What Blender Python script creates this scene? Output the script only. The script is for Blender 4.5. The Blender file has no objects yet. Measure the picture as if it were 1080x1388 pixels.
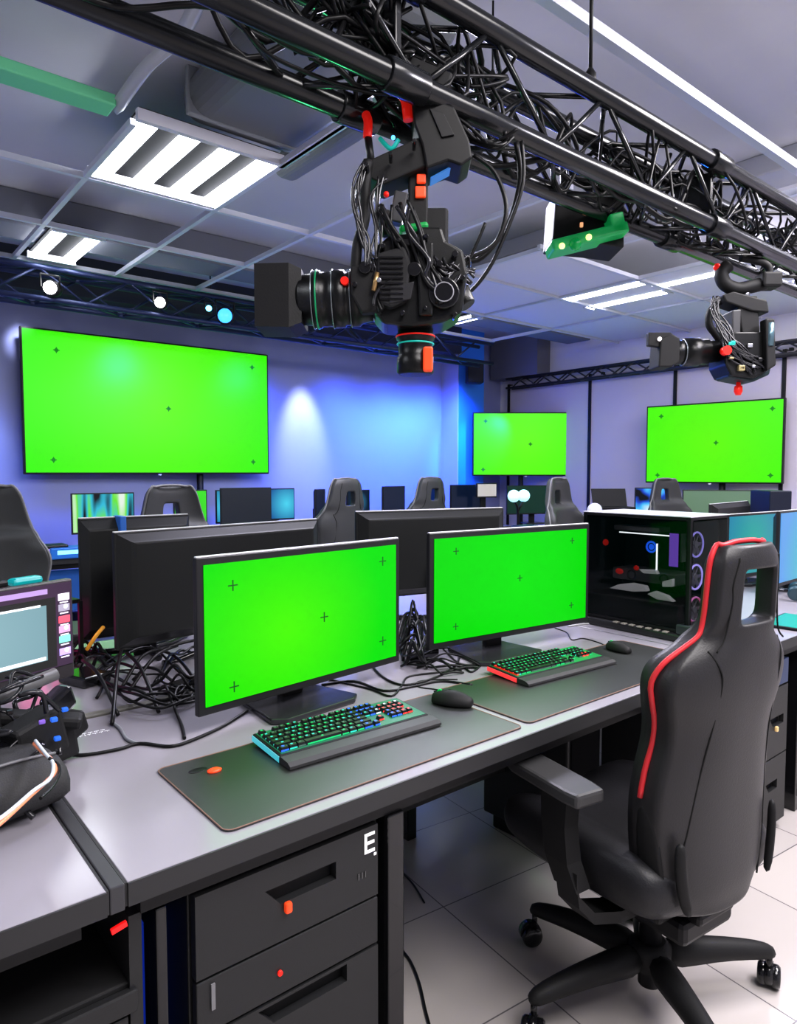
import bpy, bmesh, math, random
from mathutils import Vector, Matrix
random.seed(7)
C = bpy.context.scene.collection
PI = math.pi
R = math.radians

# ------------------------------------------------------------------ camera
F = 941.0
CX, CY, CAMZ = 540.0, 694.0, 1.35
AZ = R(50.41); PITCH = R(3.284)
FW = Vector((math.cos(AZ)*math.cos(PITCH), math.sin(AZ)*math.cos(PITCH), -math.sin(PITCH)))
RT = Vector((math.sin(AZ), -math.cos(AZ), 0)); UP = RT.cross(FW)
cam = bpy.data.cameras.new('camera'); co = bpy.data.objects.new('camera', cam); C.objects.link(co)
co.location = (0, 0, CAMZ)
mt = Matrix((RT, UP, -FW)).transposed(); co.rotation_euler = mt.to_euler()
cam.sensor_fit = 'HORIZONTAL'; cam.sensor_width = 36; cam.lens = 36*F/1080; cam.clip_start = .05
bpy.context.scene.camera = co

def ray(x, y): return FW*F + RT*(x-CX) - UP*(y-CY)
def wz(x, y, z):            # the point of a horizontal plane seen along a sight line
    d = ray(x, y); t = (z-CAMZ)/d.z; return Vector((d.x*t, d.y*t, z))
def wy(x, y, Y):            # the point of a plane of constant Y
    d = ray(x, y); t = Y/d.y; return Vector((d.x*t, Y, CAMZ+d.z*t))
def wx(x, y, X):
    d = ray(x, y); t = X/d.x; return Vector((X, d.y*t, CAMZ+d.z*t))

# ------------------------------------------------------------------ materials
MT = {}
def M(name, col=(.5,.5,.5), rough=.5, metal=0., emit=None, es=1., spec=.5, noise=0., bump=0., nscale=40, alpha=1., trans=0., coat=0., sheen=0.):
    if name in MT: return MT[name]
    m = bpy.data.materials.new(name); m.use_nodes = True
    nt = m.node_tree; b = nt.nodes['Principled BSDF']
    b.inputs['Base Color'].default_value = (*col, 1); b.inputs['Roughness'].default_value = rough
    b.inputs['Metallic'].default_value = metal; b.inputs['Specular IOR Level'].default_value = spec
    b.inputs['Coat Weight'].default_value = coat; b.inputs['Transmission Weight'].default_value = trans
    b.inputs['Alpha'].default_value = alpha; b.inputs['Sheen Weight'].default_value = sheen
    if emit: b.inputs['Emission Color'].default_value = (*emit, 1); b.inputs['Emission Strength'].default_value = es
    if noise or bump:
        tc = nt.nodes.new('ShaderNodeTexCoord'); n = nt.nodes.new('ShaderNodeTexNoise')
        n.inputs['Scale'].default_value = nscale; n.inputs['Detail'].default_value = 5
        nt.links.new(tc.outputs['Object'], n.inputs['Vector'])
        if noise:
            mx = nt.nodes.new('ShaderNodeMix'); mx.data_type = 'RGBA'
            mx.inputs[6].default_value = (*[c*(1-noise) for c in col], 1); mx.inputs[7].default_value = (*[min(1, c*(1+noise)) for c in col], 1)
            nt.links.new(n.outputs['Fac'], mx.inputs[0]); nt.links.new(mx.outputs[2], b.inputs['Base Color'])
        if bump:
            bp = nt.nodes.new('ShaderNodeBump'); bp.inputs['Strength'].default_value = bump; bp.inputs['Distance'].default_value = .002
            nt.links.new(n.outputs['Fac'], bp.inputs['Height']); nt.links.new(bp.outputs['Normal'], b.inputs['Normal'])
    MT[name] = m; return m

def screen_mat(name, inner, outer, cx=0., cz=0., rad=.4, sz=1., es=1.):
    """lit display: colour falls off softly from a brighter patch (a real backlight's unevenness)"""
    m = M(name, (0,0,0), .35, emit=outer, es=es, spec=.3)
    nt = m.node_tree; b = nt.nodes['Principled BSDF']
    tc = nt.nodes.new('ShaderNodeTexCoord'); mp = nt.nodes.new('ShaderNodeMapping')
    mp.inputs['Location'].default_value = (-cx/rad, 0, -cz/rad*sz); mp.inputs['Scale'].default_value = (1/rad, 0, sz/rad)
    g = nt.nodes.new('ShaderNodeTexGradient'); g.gradient_type = 'SPHERICAL'
    mx = nt.nodes.new('ShaderNodeMix'); mx.data_type = 'RGBA'
    mx.inputs[6].default_value = (*outer, 1); mx.inputs[7].default_value = (*inner, 1)
    nt.links.new(tc.outputs['Object'], mp.inputs[0]); nt.links.new(mp.outputs[0], g.inputs[0])
    nt.links.new(g.outputs[1], mx.inputs[0]); nt.links.new(mx.outputs[2], b.inputs['Emission Color'])
    return m

def patch_mat(name, cols, scale=9, es=.8, dark=(.004,.006,.012), stretch=(1,1,1)):
    """a screen glowing in blurred patches of colour"""
    m = M(name, (0,0,0), .3, emit=(1,1,1), es=es)
    nt = m.node_tree; b = nt.nodes['Principled BSDF']
    tc = nt.nodes.new('ShaderNodeTexCoord'); mp = nt.nodes.new('ShaderNodeMapping'); mp.inputs['Scale'].default_value = stretch
    n = nt.nodes.new('ShaderNodeTexNoise'); n.inputs['Scale'].default_value = scale; n.inputs['Detail'].default_value = 1
    r = nt.nodes.new('ShaderNodeValToRGB'); el = r.color_ramp.elements
    el[0].position = .38; el[0].color = (*dark, 1); el[1].position = .72; el[1].color = (*cols[-1], 1)
    for i, c in enumerate(cols[:-1]):
        e = el.new(.46+.2*i/max(1, len(cols)-1)); e.color = (*c, 1)
    nt.links.new(tc.outputs['Object'], mp.inputs[0]); nt.links.new(mp.outputs[0], n.inputs['Vector']); nt.links.new(n.outputs['Fac'], r.inputs[0])
    nt.links.new(r.outputs[0], b.inputs['Emission Color'])
    return m

BLK = M('black_plastic', (.008,.008,.01), .42, spec=.35)
BLKG = M('black_gloss', (.008,.008,.01), .15, coat=.3)
BLKM = M('black_matte', (.012,.012,.013), .6, spec=.35, bump=.15, nscale=300)
CAMB = M('camera_black', (.004,.0045,.005), .3, spec=.45, bump=.2, nscale=400)
TRUSS = M('truss_black', (.008,.009,.011), .22, 0, spec=.6)
LEATH = M('black_leatherette', (.024,.023,.025), .42, bump=.25, nscale=260)
LEATH2 = M('seat_leatherette', (.012,.012,.015), .48, bump=.25, nscale=260)
STEEL = M('brushed_steel', (.45,.46,.5), .3, .9)
WHT = M('white_paint', (.7,.7,.74), .5)
RED = M('red_plastic', (.8,.02,.01), .35, emit=(1,.02,.01), es=.25)
ORG = M('orange_red_plastic', (.9,.08,.02), .35, emit=(1,.1,.02), es=.4)
REDPIPE = M('red_piping', (.6,.03,.04), .45)
LAM = M('grey_laminate', (.31,.295,.33), .19, noise=.05, nscale=3, spec=.9)
EDGE = M('dark_edge_band', (.028,.028,.03), .45)
CAB = M('charcoal_steel', (.018,.0185,.02), .48, bump=.1, nscale=500)
CABD = M('recess_black', (.004,.004,.005), .7)
CABLE = M('cable_black', (.005,.005,.006), .4, spec=.3)
PAD = M('mousepad_cloth', (.028,.03,.03), .42, bump=.15, nscale=900, spec=.7)
PADE = M('mousepad_stitch', (.22,.13,.1), .8)
BEZ = M('monitor_bezel', (.014,.014,.016), .4)
GLINT = M('pale_rim', (.85,.85,.88), .35)
MONB = M('monitor_back', (.014,.015,.015), .42, spec=.4, bump=.1, nscale=300)

# ------------------------------------------------------------------ mesh builder
class B:
    def __init__(s): s.bm = bmesh.new()
    def _fin(s, vs, mtx, mat):
        if mtx is not None: bmesh.ops.transform(s.bm, matrix=mtx, verts=vs)
        for f in {f for v in vs for f in v.link_faces}: f.material_index = mat
    def box(s, c, d, rot=None, bev=0., mat=0, seg=2):
        t = bmesh.new(); bmesh.ops.create_cube(t, size=1)
        bmesh.ops.scale(t, vec=Vector(d), verts=t.verts)
        if bev: bmesh.ops.bevel(t, geom=t.edges[:], offset=min(bev, min(d)*.49), segments=seg, profile=.5, affect='EDGES')
        m = Matrix.Translation(Vector(c)) @ (rot.to_4x4() if rot is not None else Matrix())
        s._merge(t, m, mat); return s
    def _merge(s, t, m, mat):
        vm = {}
        for v in t.verts: vm[v] = s.bm.verts.new(m @ v.co)
        for f in t.faces:
            try: nf = s.bm.faces.new([vm[v] for v in f.verts]); nf.material_index = mat; nf.smooth = f.smooth
            except ValueError: pass
        t.free()
    def cyl(s, p0, p1, r0, r1=None, seg=24, mat=0, bev=0.):
        p0 = Vector(p0); p1 = Vector(p1); d = p1-p0; L = d.length
        if L < 1e-6: return s
        r1 = r0 if r1 is None else r1
        t = bmesh.new(); bmesh.ops.create_cone(t, cap_ends=True, segments=seg, radius1=r0, radius2=r1, depth=L)
        for f in t.faces: f.smooth = len(f.verts) == 4
        if bev:
            es = [e for e in t.edges if any(len(f.verts) > 4 for f in e.link_faces)]
            bmesh.ops.bevel(t, geom=es, offset=bev, segments=2, profile=.5, affect='EDGES')
        q = d.to_track_quat('Z', 'Y').to_matrix().to_4x4()
        s._merge(t, Matrix.Translation((p0+p1)/2) @ q, mat); return s
    def lathe(s, prof, origin=(0,0,0), axis=(0,0,1), seg=32, mat=0):
        """prof: [(radius, height)]"""
        q = Vector(axis).to_track_quat('Z', 'Y').to_matrix(); o = Vector(origin)
        rings = []
        for r, h in prof:
            rings.append([s.bm.verts.new(o + q @ Vector((r*math.cos(2*PI*k/seg), r*math.sin(2*PI*k/seg), h))) for k in range(seg)])
        for a, b in zip(rings, rings[1:]):
            for k in range(seg):
                f = s.bm.faces.new((a[k], a[(k+1)%seg], b[(k+1)%seg], b[k])); f.material_index = mat; f.smooth = True
        for rg, rev in ((rings[0], True), (rings[-1], False)):
            f = s.bm.faces.new(rg[::-1] if rev else rg); f.material_index = mat
        return s
    def sph(s, c, r, seg=20, mat=0, rot=None):
        r = (r, r, r) if isinstance(r, (int, float)) else r
        t = bmesh.new(); bmesh.ops.create_uvsphere(t, u_segments=seg, v_segments=seg//2, radius=1)
        for f in t.faces: f.smooth = True
        bmesh.ops.scale(t, vec=Vector(r), verts=t.verts)
        s._merge(t, Matrix.Translation(Vector(c)) @ (rot.to_4x4() if rot is not None else Matrix()), mat); return s
    def torus(s, c, axis, Rr, r, seg=32, seg2=8, mat=0, arc=1., ph=0.):
        q = Vector(axis).to_track_quat('Z', 'Y').to_matrix()
        n = int(seg*arc)
        pts = [Vector(c) + q @ Vector((Rr*math.cos(ph+2*PI*arc*k/n), Rr*math.sin(ph+2*PI*arc*k/n), 0)) for k in range(n + (0 if arc == 1. else 1))]
        return s.tube(pts, r, seg=seg2, mat=mat, smooth=False, closed=arc == 1.)
    def tube(s, pts, r, seg=8, mat=0, smooth=True, closed=False, sub=5):
        P = [Vector(p) for p in pts]
        if smooth and len(P) > 2:
            Q = []
            for i in range(len(P)-1):
                a = P[max(i-1, 0)]; b = P[i]; c = P[i+1]; d = P[min(i+2, len(P)-1)]
                for k in range(sub):
                    t = k/sub
                    Q.append(.5*((2*b)+(c-a)*t+(2*a-5*b+4*c-d)*t*t+(3*b-a-3*c+d)*t**3))
            Q.append(P[-1]); P = Q
        n = len(P); rings = []; up = Vector((0, 0, 1)); px = None
        for i in range(n):
            if closed: tg = P[(i+1) % n]-P[i-1]
            else: tg = P[min(i+1, n-1)]-P[max(i-1, 0)]
            if tg.length < 1e-9: tg = Vector((0, 0, 1))
            tg.normalize()
            if px is None: x = tg.cross(up if abs(tg.z) < .9 else Vector((1, 0, 0)))
            else: x = px - tg*px.dot(tg)
            if x.length < 1e-6: x = tg.orthogonal()
            x.normalize(); px = x; y = tg.cross(x)
            rr = r[min(int(i*len(r)/n), len(r)-1)] if isinstance(r, (list, tuple)) else r
            rings.append([s.bm.verts.new(P[i]+x*rr*math.cos(2*PI*k/seg)+y*rr*math.sin(2*PI*k/seg)) for k in range(seg)])
        lim = n if closed else n-1
        for i in range(lim):
            a = rings[i]; b = rings[(i+1) % n]
            for k in range(seg):
                f = s.bm.faces.new((a[k], a[(k+1) % seg], b[(k+1) % seg], b[k])); f.smooth = True; f.material_index = mat
        if not closed:
            for rg in (rings[0][::-1], rings[-1]):
                f = s.bm.faces.new(rg); f.material_index = mat
        return s
    def prism(s, poly, z0, z1, m=None, mat=0, bev=0.):
        t = bmesh.new(); vs = [t.verts.new((x, y, z0)) for x, y in poly]
        f = t.faces.new(vs); r = bmesh.ops.extrude_face_region(t, geom=[f])
        for v in r['geom']:
            if isinstance(v, bmesh.types.BMVert): v.co.z = z1
        if bev: bmesh.ops.bevel(t, geom=t.edges[:], offset=bev, segments=2, profile=.5, affect='EDGES')
        s._merge(t, m if m is not None else Matrix(), mat); return s
    def loft(s, rings, mat=0, cap=True, smooth=True):
        rs = [[s.bm.verts.new(Vector(p)) for p in r] for r in rings]; n = len(rs[0])
        for a, b in zip(rs, rs[1:]):
            for k in range(n):
                f = s.bm.faces.new((a[k], a[(k+1) % n], b[(k+1) % n], b[k])); f.smooth = smooth; f.material_index = mat
        if cap: s.bm.faces.new(rs[0][::-1]).material_index = mat; s.bm.faces.new(rs[-1]).material_index = mat
        return s
    def quad(s, a, b, c, d, mat=0):
        f = s.bm.faces.new([s.bm.verts.new(Vector(p)) for p in (a, b, c, d)]); f.material_index = mat; return s
    def obj(s, name, mats, parent=None, loc=None, rot=None, label=None, subsurf=0):
        bmesh.ops.recalc_face_normals(s.bm, faces=s.bm.faces[:])
        me = bpy.data.meshes.new(name); s.bm.to_mesh(me); s.bm.free()
        for m in (mats if isinstance(mats, (list, tuple)) else [mats]): me.materials.append(m)
        o = bpy.data.objects.new(name, me); C.objects.link(o)
        if parent: o.parent = parent
        if loc is not None: o.location = loc
        if rot is not None: o.rotation_euler = rot
        if label: o['label'] = label
        if subsurf:
            md = o.modifiers.new('smooth', 'SUBSURF'); md.levels = subsurf; md.render_levels = subsurf
            for p in me.polygons: p.use_smooth = True
        return o

def thing(name, label, cat, loc=(0,0,0), rz=0., group=None, rot=None):
    o = bpy.data.objects.new(name, None); C.objects.link(o); o.empty_display_size = .05
    o.location = loc; o.rotation_euler = rot if rot else (0, 0, rz)
    o['label'] = label; o['category'] = cat
    if group: o['group'] = group
    return o
def tag(o, label, cat, group=None):
    o['label'] = label; o['category'] = cat
    if group: o['group'] = group
    return o
def struct(b, name, mats):
    o = b.obj(name, mats); o['kind'] = 'structure'; return o
def copy_tree(o, parent=None):
    c = o.copy(); C.objects.link(c)
    if parent: c.parent = parent
    for ch in list(o.children): copy_tree(ch, c)
    return c
def clone(o, loc, rz, label, group=None):
    c = copy_tree(o); c.location = loc; c.rotation_euler = (0, 0, rz); c['label'] = label
    if group: c['group'] = group
    return c
def rz3(a): return Matrix.Rotation(a, 3, 'Z')
def rx3(a): return Matrix.Rotation(a, 3, 'X')
def ry3(a): return Matrix.Rotation(a, 3, 'Y')

DZ = .74    # desk top height
# ------------------------------------------------------------------ room shell
XL, XR, YF, YB, ZC = -3.2, 7.3, -2.6, 6.6, 3.15
def floor_mat():
    m = M('polished_tile', (.75,.7,.7), .2, spec=.6)
    nt = m.node_tree; b = nt.nodes['Principled BSDF']
    tc = nt.nodes.new('ShaderNodeTexCoord'); mp = nt.nodes.new('ShaderNodeMapping'); mp.inputs['Rotation'].default_value = (0, 0, R(6)); mp.inputs['Location'].default_value = (.53, .02, 0)
    br = nt.nodes.new('ShaderNodeTexBrick'); br.offset = 0; br.inputs['Scale'].default_value = 1
    br.inputs['Brick Width'].default_value = .45; br.inputs['Row Height'].default_value = .42; br.inputs['Mortar Size'].default_value = .0022; br.inputs['Mortar Smooth'].default_value = .2
    br.inputs['Color1'].default_value = (.52,.485,.47,1); br.inputs['Color2'].default_value = (.47,.44,.43,1); br.inputs['Mortar'].default_value = (.16,.15,.16,1)
    n = nt.nodes.new('ShaderNodeTexNoise'); n.inputs['Scale'].default_value = 1.3
    mr = nt.nodes.new('ShaderNodeMapRange'); mr.inputs[3].default_value = .12; mr.inputs[4].default_value = .32
    nt.links.new(tc.outputs['Object'], mp.inputs[0]); nt.links.new(mp.outputs[0], br.inputs['Vector']); nt.links.new(br.outputs['Color'], b.inputs['Base Color'])
    nt.links.new(tc.outputs['Object'], n.inputs['Vector']); nt.links.new(n.outputs['Fac'], mr.inputs[0]); nt.links.new(mr.outputs[0], b.inputs['Roughness'])
    return m
FLR = floor_mat()
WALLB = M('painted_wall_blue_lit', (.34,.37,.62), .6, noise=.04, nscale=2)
WALLR = M('pale_upper_wall', (.85,.82,.84), .7, noise=.04, nscale=2)
WALLO = M('plain_wall', (.5,.5,.54), .7)
CEILM = M('ceiling_slab', (.58,.575,.61), .8, noise=.1, nscale=1.2)
struct(B().box(((XL+XR)/2, (YF+YB)/2, -.05), (XR-XL+.4, YB-YF+.4, .1)), 'floor', FLR)
struct(B().box(((XL+XR)/2, (YF+YB)/2, ZC+.05), (XR-XL+.4, YB-YF+.4, .1)), 'ceiling', CEILM)
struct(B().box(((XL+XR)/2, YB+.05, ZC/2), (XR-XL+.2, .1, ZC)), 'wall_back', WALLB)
struct(B().box((XR+.05, (YF+YB)/2, ZC/2), (.1, YB-YF, ZC)), 'wall_right', WALLR)
struct(B().box(((XL+XR)/2, YF-.05, ZC/2), (XR-XL+.2, .1, ZC)), 'wall_front', WALLO)
struct(B().box((XL-.05, (YF+YB)/2, ZC/2), (.1, YB-YF, ZC)), 'wall_left', WALLO)
struct(B().box(((XL+XR)/2, YB-.01, .05), (XR-XL, .02, .1)), 'baseboard_back', BLK)
struct(B().box((XR-.01, (YF+YB)/2, .05), (.02, YB-YF, .1)), 'baseboard_right', BLK)
# mauve fabric panels below the truss on the right wall, grey corner pier, blue column, dark soffit
PANM = M('mauve_fabric_panel', (.60,.55,.62), .8, bump=.2, nscale=200)
PIER = M('grey_pier', (.20,.20,.23), .7)
COLM = M('blue_column_paint', (.05,.3,.9), .5)
COLE = M('pale_column_edge', (.5,.5,.7), .5)
SOFF = M('dark_soffit', (.05,.055,.075), .8)
ys = [6.38, 5.08, 3.98, 2.86, 1.7, .5]
for i in range(5):
    struct(B().box((XR-.045, (ys[i]+ys[i+1])/2, 1.27), (.05, ys[i]-ys[i+1]-.03, 2.5), bev=.004), 'trim_%d' % (i+1), PANM)
for i in range(5):
    struct(B().box((XR-.05, ys[i], 1.27), (.07, .035, 2.54)), 'trim_%d' % (i+6), BLK)
struct(B().box((XR-.13, 6.15, 2.87), (.26, .8, .54)), 'trim_11', PIER)
cb = B().box((6.42, YB-.15, ZC/2), (.46, .3, ZC)); struct(cb, 'trim_12', COLM)
struct(B().box((6.185, YB-.15, ZC/2), (.012, .3, ZC)), 'trim_13', COLE)
struct(B().box(((XL+6.2)/2, YB-.17, 2.985), (6.2-XL, .34, .33)), 'trim_14', SOFF)
# ceiling beams
BEAM = M('grey_ceiling_beam', (.2,.205,.24), .8)
struct(B().box((2.0, 5.2, ZC-.11), (10.3, .34, .22), bev=.01), 'trim_15', BEAM)
struct(B().box((4.3, 2.55, ZC-.06), (.28, 7.6, .12), bev=.01), 'trim_16', M('pale_beam', (.42,.42,.46), .8))

# suspended ceiling grid
GRID = M('white_grid_bar', (.62,.64,.72), .5)
GZ = 2.88
k = 17
for Y in (3.87, 4.755, 5.62):
    struct(B().box(((0.0+7.2)/2 if Y < 5.6 else 2.6, Y, GZ), (8.6 if Y < 5.6 else 7, .028, .03)), 'trim_%d' % k, GRID); k += 1
for X in (.42, 1.10, 1.81, 2.46, 3.15, 3.85, 5.02, 6.05):
    y0 = 2.35 if X > 1.5 else 3.15
    struct(B().box((X, (y0+5.7)/2, GZ), (.028, 5.7-y0, .028)), 'trim_%d' % k, GRID); k += 1
struct(B().box((5.5, 3.1, GZ), (3.4, .028, .028)), 'trim_%d' % k, GRID); k += 1
struct(B().box((3.1, 1.49, GZ), (3.3, .04, .04)), 'trim_%d' % k, GRID); k += 1
struct(B().box((4.15, 1.9, GZ), (.035, 1.9, .035)), 'trim_%d' % k, GRID); k += 1
struct(B().box((1.82, 2.72, GZ), (.028, .8, .028)), 'trim_%d' % k, M('greenish_grid_bar', (.35,.6,.5), .5)); k += 1
# pale acoustic tiles in the far right bays
TILE = M('pale_ceiling_tile', (.72,.72,.77), .85, bump=.2, nscale=120)
for X0, X1, Y0, Y1 in ((3.87, 5.0, 3.12, 3.85), (5.04, 6.03, 3.12, 3.85), (5.04, 6.03, 3.89, 4.74), (6.07, 7.25, 3.12, 3.85), (6.07, 7.25, 3.89, 4.74), (6.07, 7.25, 2.3, 3.08), (5.04, 6.03, 2.3, 3.08), (3.87, 5.0, 3.89, 4.74)):
    struct(B().box(((X0+X1)/2, (Y0+Y1)/2, GZ+.01), (X1-X0, Y1-Y0, .012)), 'trim_%d' % k, TILE); k += 1

# air duct with rounded lower edges, pale strap beside it, green-lit cable tray
DUCT = M('grey_duct', (.16,.17,.18), .55)
t = thing('air_duct', 'large dark grey air duct with rounded lower edges under the ceiling', 'duct', (1.62, 2.55, 3.045))
B().box((0, 0, 0), (.62, 1.25, .2), bev=.09, seg=5).obj('duct_body', DUCT, t)
B().box((0, .5, 0), (.64, .03, .215), bev=.01).obj('flange', M('duct_flange', (.28,.3,.32), .4), t)
t = thing('air_duct', 'narrow grey drop duct ending in a rounded shoe right of the bright panel light', 'duct', (2.08, 3.0, 3.07))
B().box((0, 0, 0), (.16, 1.1, .14), bev=.06, seg=5).obj('duct_body', DUCT, t)
B().box((.02, -.45, -.07), (.2, .2, .1), bev=.045, seg=5).obj('duct_shoe', DUCT, t)
o = B().tube([(1.02, 3.12, 2.9), (1.03, 2.8, 2.93), (1.08, 2.55, 2.97), (1.06, 2.2, 3.05), (1.05, 1.9, 3.1)], .03, seg=4).obj('ceiling_strap', M('pale_strap', (.5,.52,.56), .5))
tag(o, 'pale bent strap running up to the ceiling left of the bright panel light', 'strap')
o = B().box((-.15, 3.115, 2.9), (2.3, .12, .05), bev=.008).obj('cable_tray', M('green_lit_tray', (.16,.55,.30), .5, emit=(.1,.5,.25), es=.12))  # green light on the metal put into its colour and faint glow
tag(o, 'flat cable tray tinted as if lit green, at the top left of the room', 'tray')

# ceiling light fixtures
LEDW = M('led_tube_lit', (1,1,1), .4, emit=(.93,.96,1), es=20)
def led(X0, X1, Y0, Y1, n, w, label, rail=True, e=22):
    t = thing('ceiling_light', label, 'ceiling light', ((X0+X1)/2, (Y0+Y1)/2, GZ-.005), group='lit ceiling fixtures')
    W = X1-X0; L = Y1-Y0
    fr = B()
    fr.box((0, L/2+.015, .02), (W+.04, .03, .05)).box((0, -L/2-.015, .02), (W+.04, .03, .05))
    fr.box((0, 0, .045), (W+.02, L+.05, .012), mat=1)
    fr.obj('fixture_frame', [WHT, M('fixture_back', (.012,.012,.014), .8, spec=.1)], t)
    for i in range(n):
        x = 0 if n == 1 else -W/2+w/2+i*(W-w)/(n-1)
        B().box((x, 0, .015), (w, L, .035), bev=.012).obj('led_tube', LEDW, t)
    return t
led(1.12, 1.80, 3.12, 3.83, 4, .085, 'square ceiling panel with four bright tubes above the large left screen', e=30)
led(1.19, 1.47, 4.85, 5.53, 2, .075, 'small ceiling fixture with two bright tubes at the far left', e=9)
led(5.12, 5.22, 3.14, 3.89, 1, .1, 'single bright tube light, leftmost of the right ceiling trio', e=9)
led(5.52, 5.62, 3.17, 3.93, 1, .1, 'single bright tube light, nearest the far right screen of the ceiling trio', e=9)
led(5.32, 5.42, 2.55, 3.12, 1, .08, 'single bright tube light partly behind the long black truss', e=9)
led(5.0, 5.1, 4.9, 5.5, 1, .09, 'short tube light seen behind the large hanging camera', e=5)

# ------------------------------------------------------------------ trusses
def truss(name, label, p0, L, axis, w, h, r, rb, bay, hang=(), mat=TRUSS, sleeves=()):
    """box truss running along axis from p0 (lowest front corner)"""
    t = thing(name, label, 'truss', p0)
    ax = Vector(axis); side = Vector((0, 1, 0)) if abs(ax.x) > .5 else Vector((1, 0, 0))
    cs = [(0, 0), (1, 0), (0, 1), (1, 1)]
    P = lambda s, a, b: ax*s + side*(a*w) + Vector((0, 0, b*h))
    for a, b in cs: B().cyl(P(0, a, b), P(L, a, b), r, seg=16).obj('chord', mat, t)
    n = int(L/bay)
    faces = [((0, 0), (0, 1)), ((1, 0), (1, 1)), ((0, 0), (1, 0)), ((0, 1), (1, 1))]
    for fi, (c0, c1) in enumerate(faces):
        for i in range(n):
            s0 = i*bay; s1 = (i+1)*bay; a, b = (c0, c1) if (i+fi) % 2 == 0 else (c1, c0)
            B().cyl(P(s0, *a), P(s1, *b), rb, seg=8).obj('brace', mat, t)
    for s in sleeves:
        for a, b in cs: B().cyl(P(s-.06, a, b), P(s+.06, a, b), r*1.35, seg=16, bev=.004).obj('coupling', mat, t)
        B().box(P(s, .5, .5), (.02, w*.8, h*.8), bev=.004).obj('coupling_plate', mat, t)
    return t
def hangers(t, pts):
    for p, l in pts: B().cyl(p, (p[0], p[1], p[2]+l), .006, seg=8).obj('hanger', BLK, t)
TY, TZ, TW, TH = 1.31, 2.28, .19, .235
truss('lighting_truss', 'long black box truss crossing overhead, carrying both camera rigs', (-.9, TY, TZ), 6.4, (1,0,0), TW, TH, .029, .008, .256, sleeves=(2.0, 3.55))
tb = truss('lighting_truss', 'black box truss with stage lights along the top of the blue wall', (-1.0, 5.55, 2.6), 7.0, (1,0,0), .22, .22, .02, .01, .32, mat=M('truss_blue_tint', (.02,.03,.09), .4, .3))
hangers(tb, [((x, .11, .22), .33) for x in (1.2, 3.6, 6.0)])
tr = truss('lighting_truss', 'slim black box truss mounted along the pale right wall', (XR-.22, .2, 2.47), 6.1, (0,1,0), .12, .12, .014, .009, .2, mat=M('truss_grey', (.05,.05,.06), .4, .4))
for yy in (.5, 2.6, 4.7): B().box((.145, yy, .06), (.045, .03, .03)).obj('wall_bracket', BLK, tr)

# cables threaded through the big truss
for i in range(14):
    x = -.6 + random.random()*.5; pts = []
    x1 = random.uniform(2.6, 4.9) if i % 3 == 0 else x+random.uniform(1.2, 2.2)+i*.12
    if i % 3: x += i*.22
    x1 = max(x1, x+1.0); x1 = min(x1, 5.2)
    while x < x1:
        pts.append((x, TY+TW*random.uniform(.1, .95), TZ+TH*random.choice((random.uniform(-.12, .3), random.uniform(.0, 1.0))))); x += random.uniform(.1, .24)
    if len(pts) < 3: continue
    tag(B().tube(pts, random.choice((.005, .007, .009)), seg=6).obj('truss_cable', CABLE), 'black cable looping between the bars of the long overhead truss', 'cable', 'cables in the overhead truss')
for i, (X, s) in enumerate(((1.15, 1), (1.3, 1.2), (2.25, .9), (2.75, 1.1), (3.05, 1.1), (3.5, .8), (1.0, .9))):
    b = B(); pts = []
    for q in range(34):
        pts.append(Vector((X+random.uniform(-.17, .17)*s, TY+TW*random.uniform(-.1, 1.1), TZ+TH*random.uniform(-.1, 1.05))))
    b.tube(pts, .0055, seg=6, sub=4)
    lab = ['tangled black cable coil in the truss above the large camera', 'messy cable coil just right of the large camera clamp', 'black cable bundle in the truss above the green lit projector', 'black cable bundle midway along the truss past the projector', 'black cable bundle in the truss above the small camera', 'black cable bundle in the truss at the right frame edge', 'black cable bundle at the left of the truss coupling'][i]
    tag(b.obj('cable_bundle', CABLE), lab, 'cable bundle')

# drop wires and rods
def rod(x, y, z0, z1, r, label, knob=True, name='hanging_rod'):
    t = thing(name, label, 'rod', (x, y, z0))
    B().cyl((0, 0, 0), (0, 0, z1-z0), r, seg=8).obj('rod', CABLE, t)
    if knob: B().lathe([(r, 0), (r*3, .01), (r*3, .05), (r, .07)], (0, 0, 0), seg=10).obj('end_clamp', CABLE, t)
p = wy(800, 100, TY+.02)
rod(p.x, TY+.02, TZ+TH+.01, ZC, .006, 'thick black suspension wire holding the long truss')
for (x, y, Y, l) in ((668, 30, 1.9, 'thin rod with a small hook above the truss, left of the suspension wire'), (838, 60, 2.0, 'thin cable drop beside the white ceiling track'), (938, 200, 2.4, 'thin short ceiling rod, left of a pair above the truss'), (988, 200, 2.6, 'thin short ceiling rod, right of a pair above the truss')):
    p = wy(x, y, Y); z0 = min(p.z, ZC-.2) - .12
    rod(p.x, Y, max(z0, 2.7), ZC, .004, l)
o = B().cyl((3.35, 1.0, ZC-.02), (4.3, 1.15, ZC-.02), .006, seg=8).obj('ceiling_conduit', CABLE); tag(o, 'thin dark conduit line on the pale ceiling at the top right', 'conduit')

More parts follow.
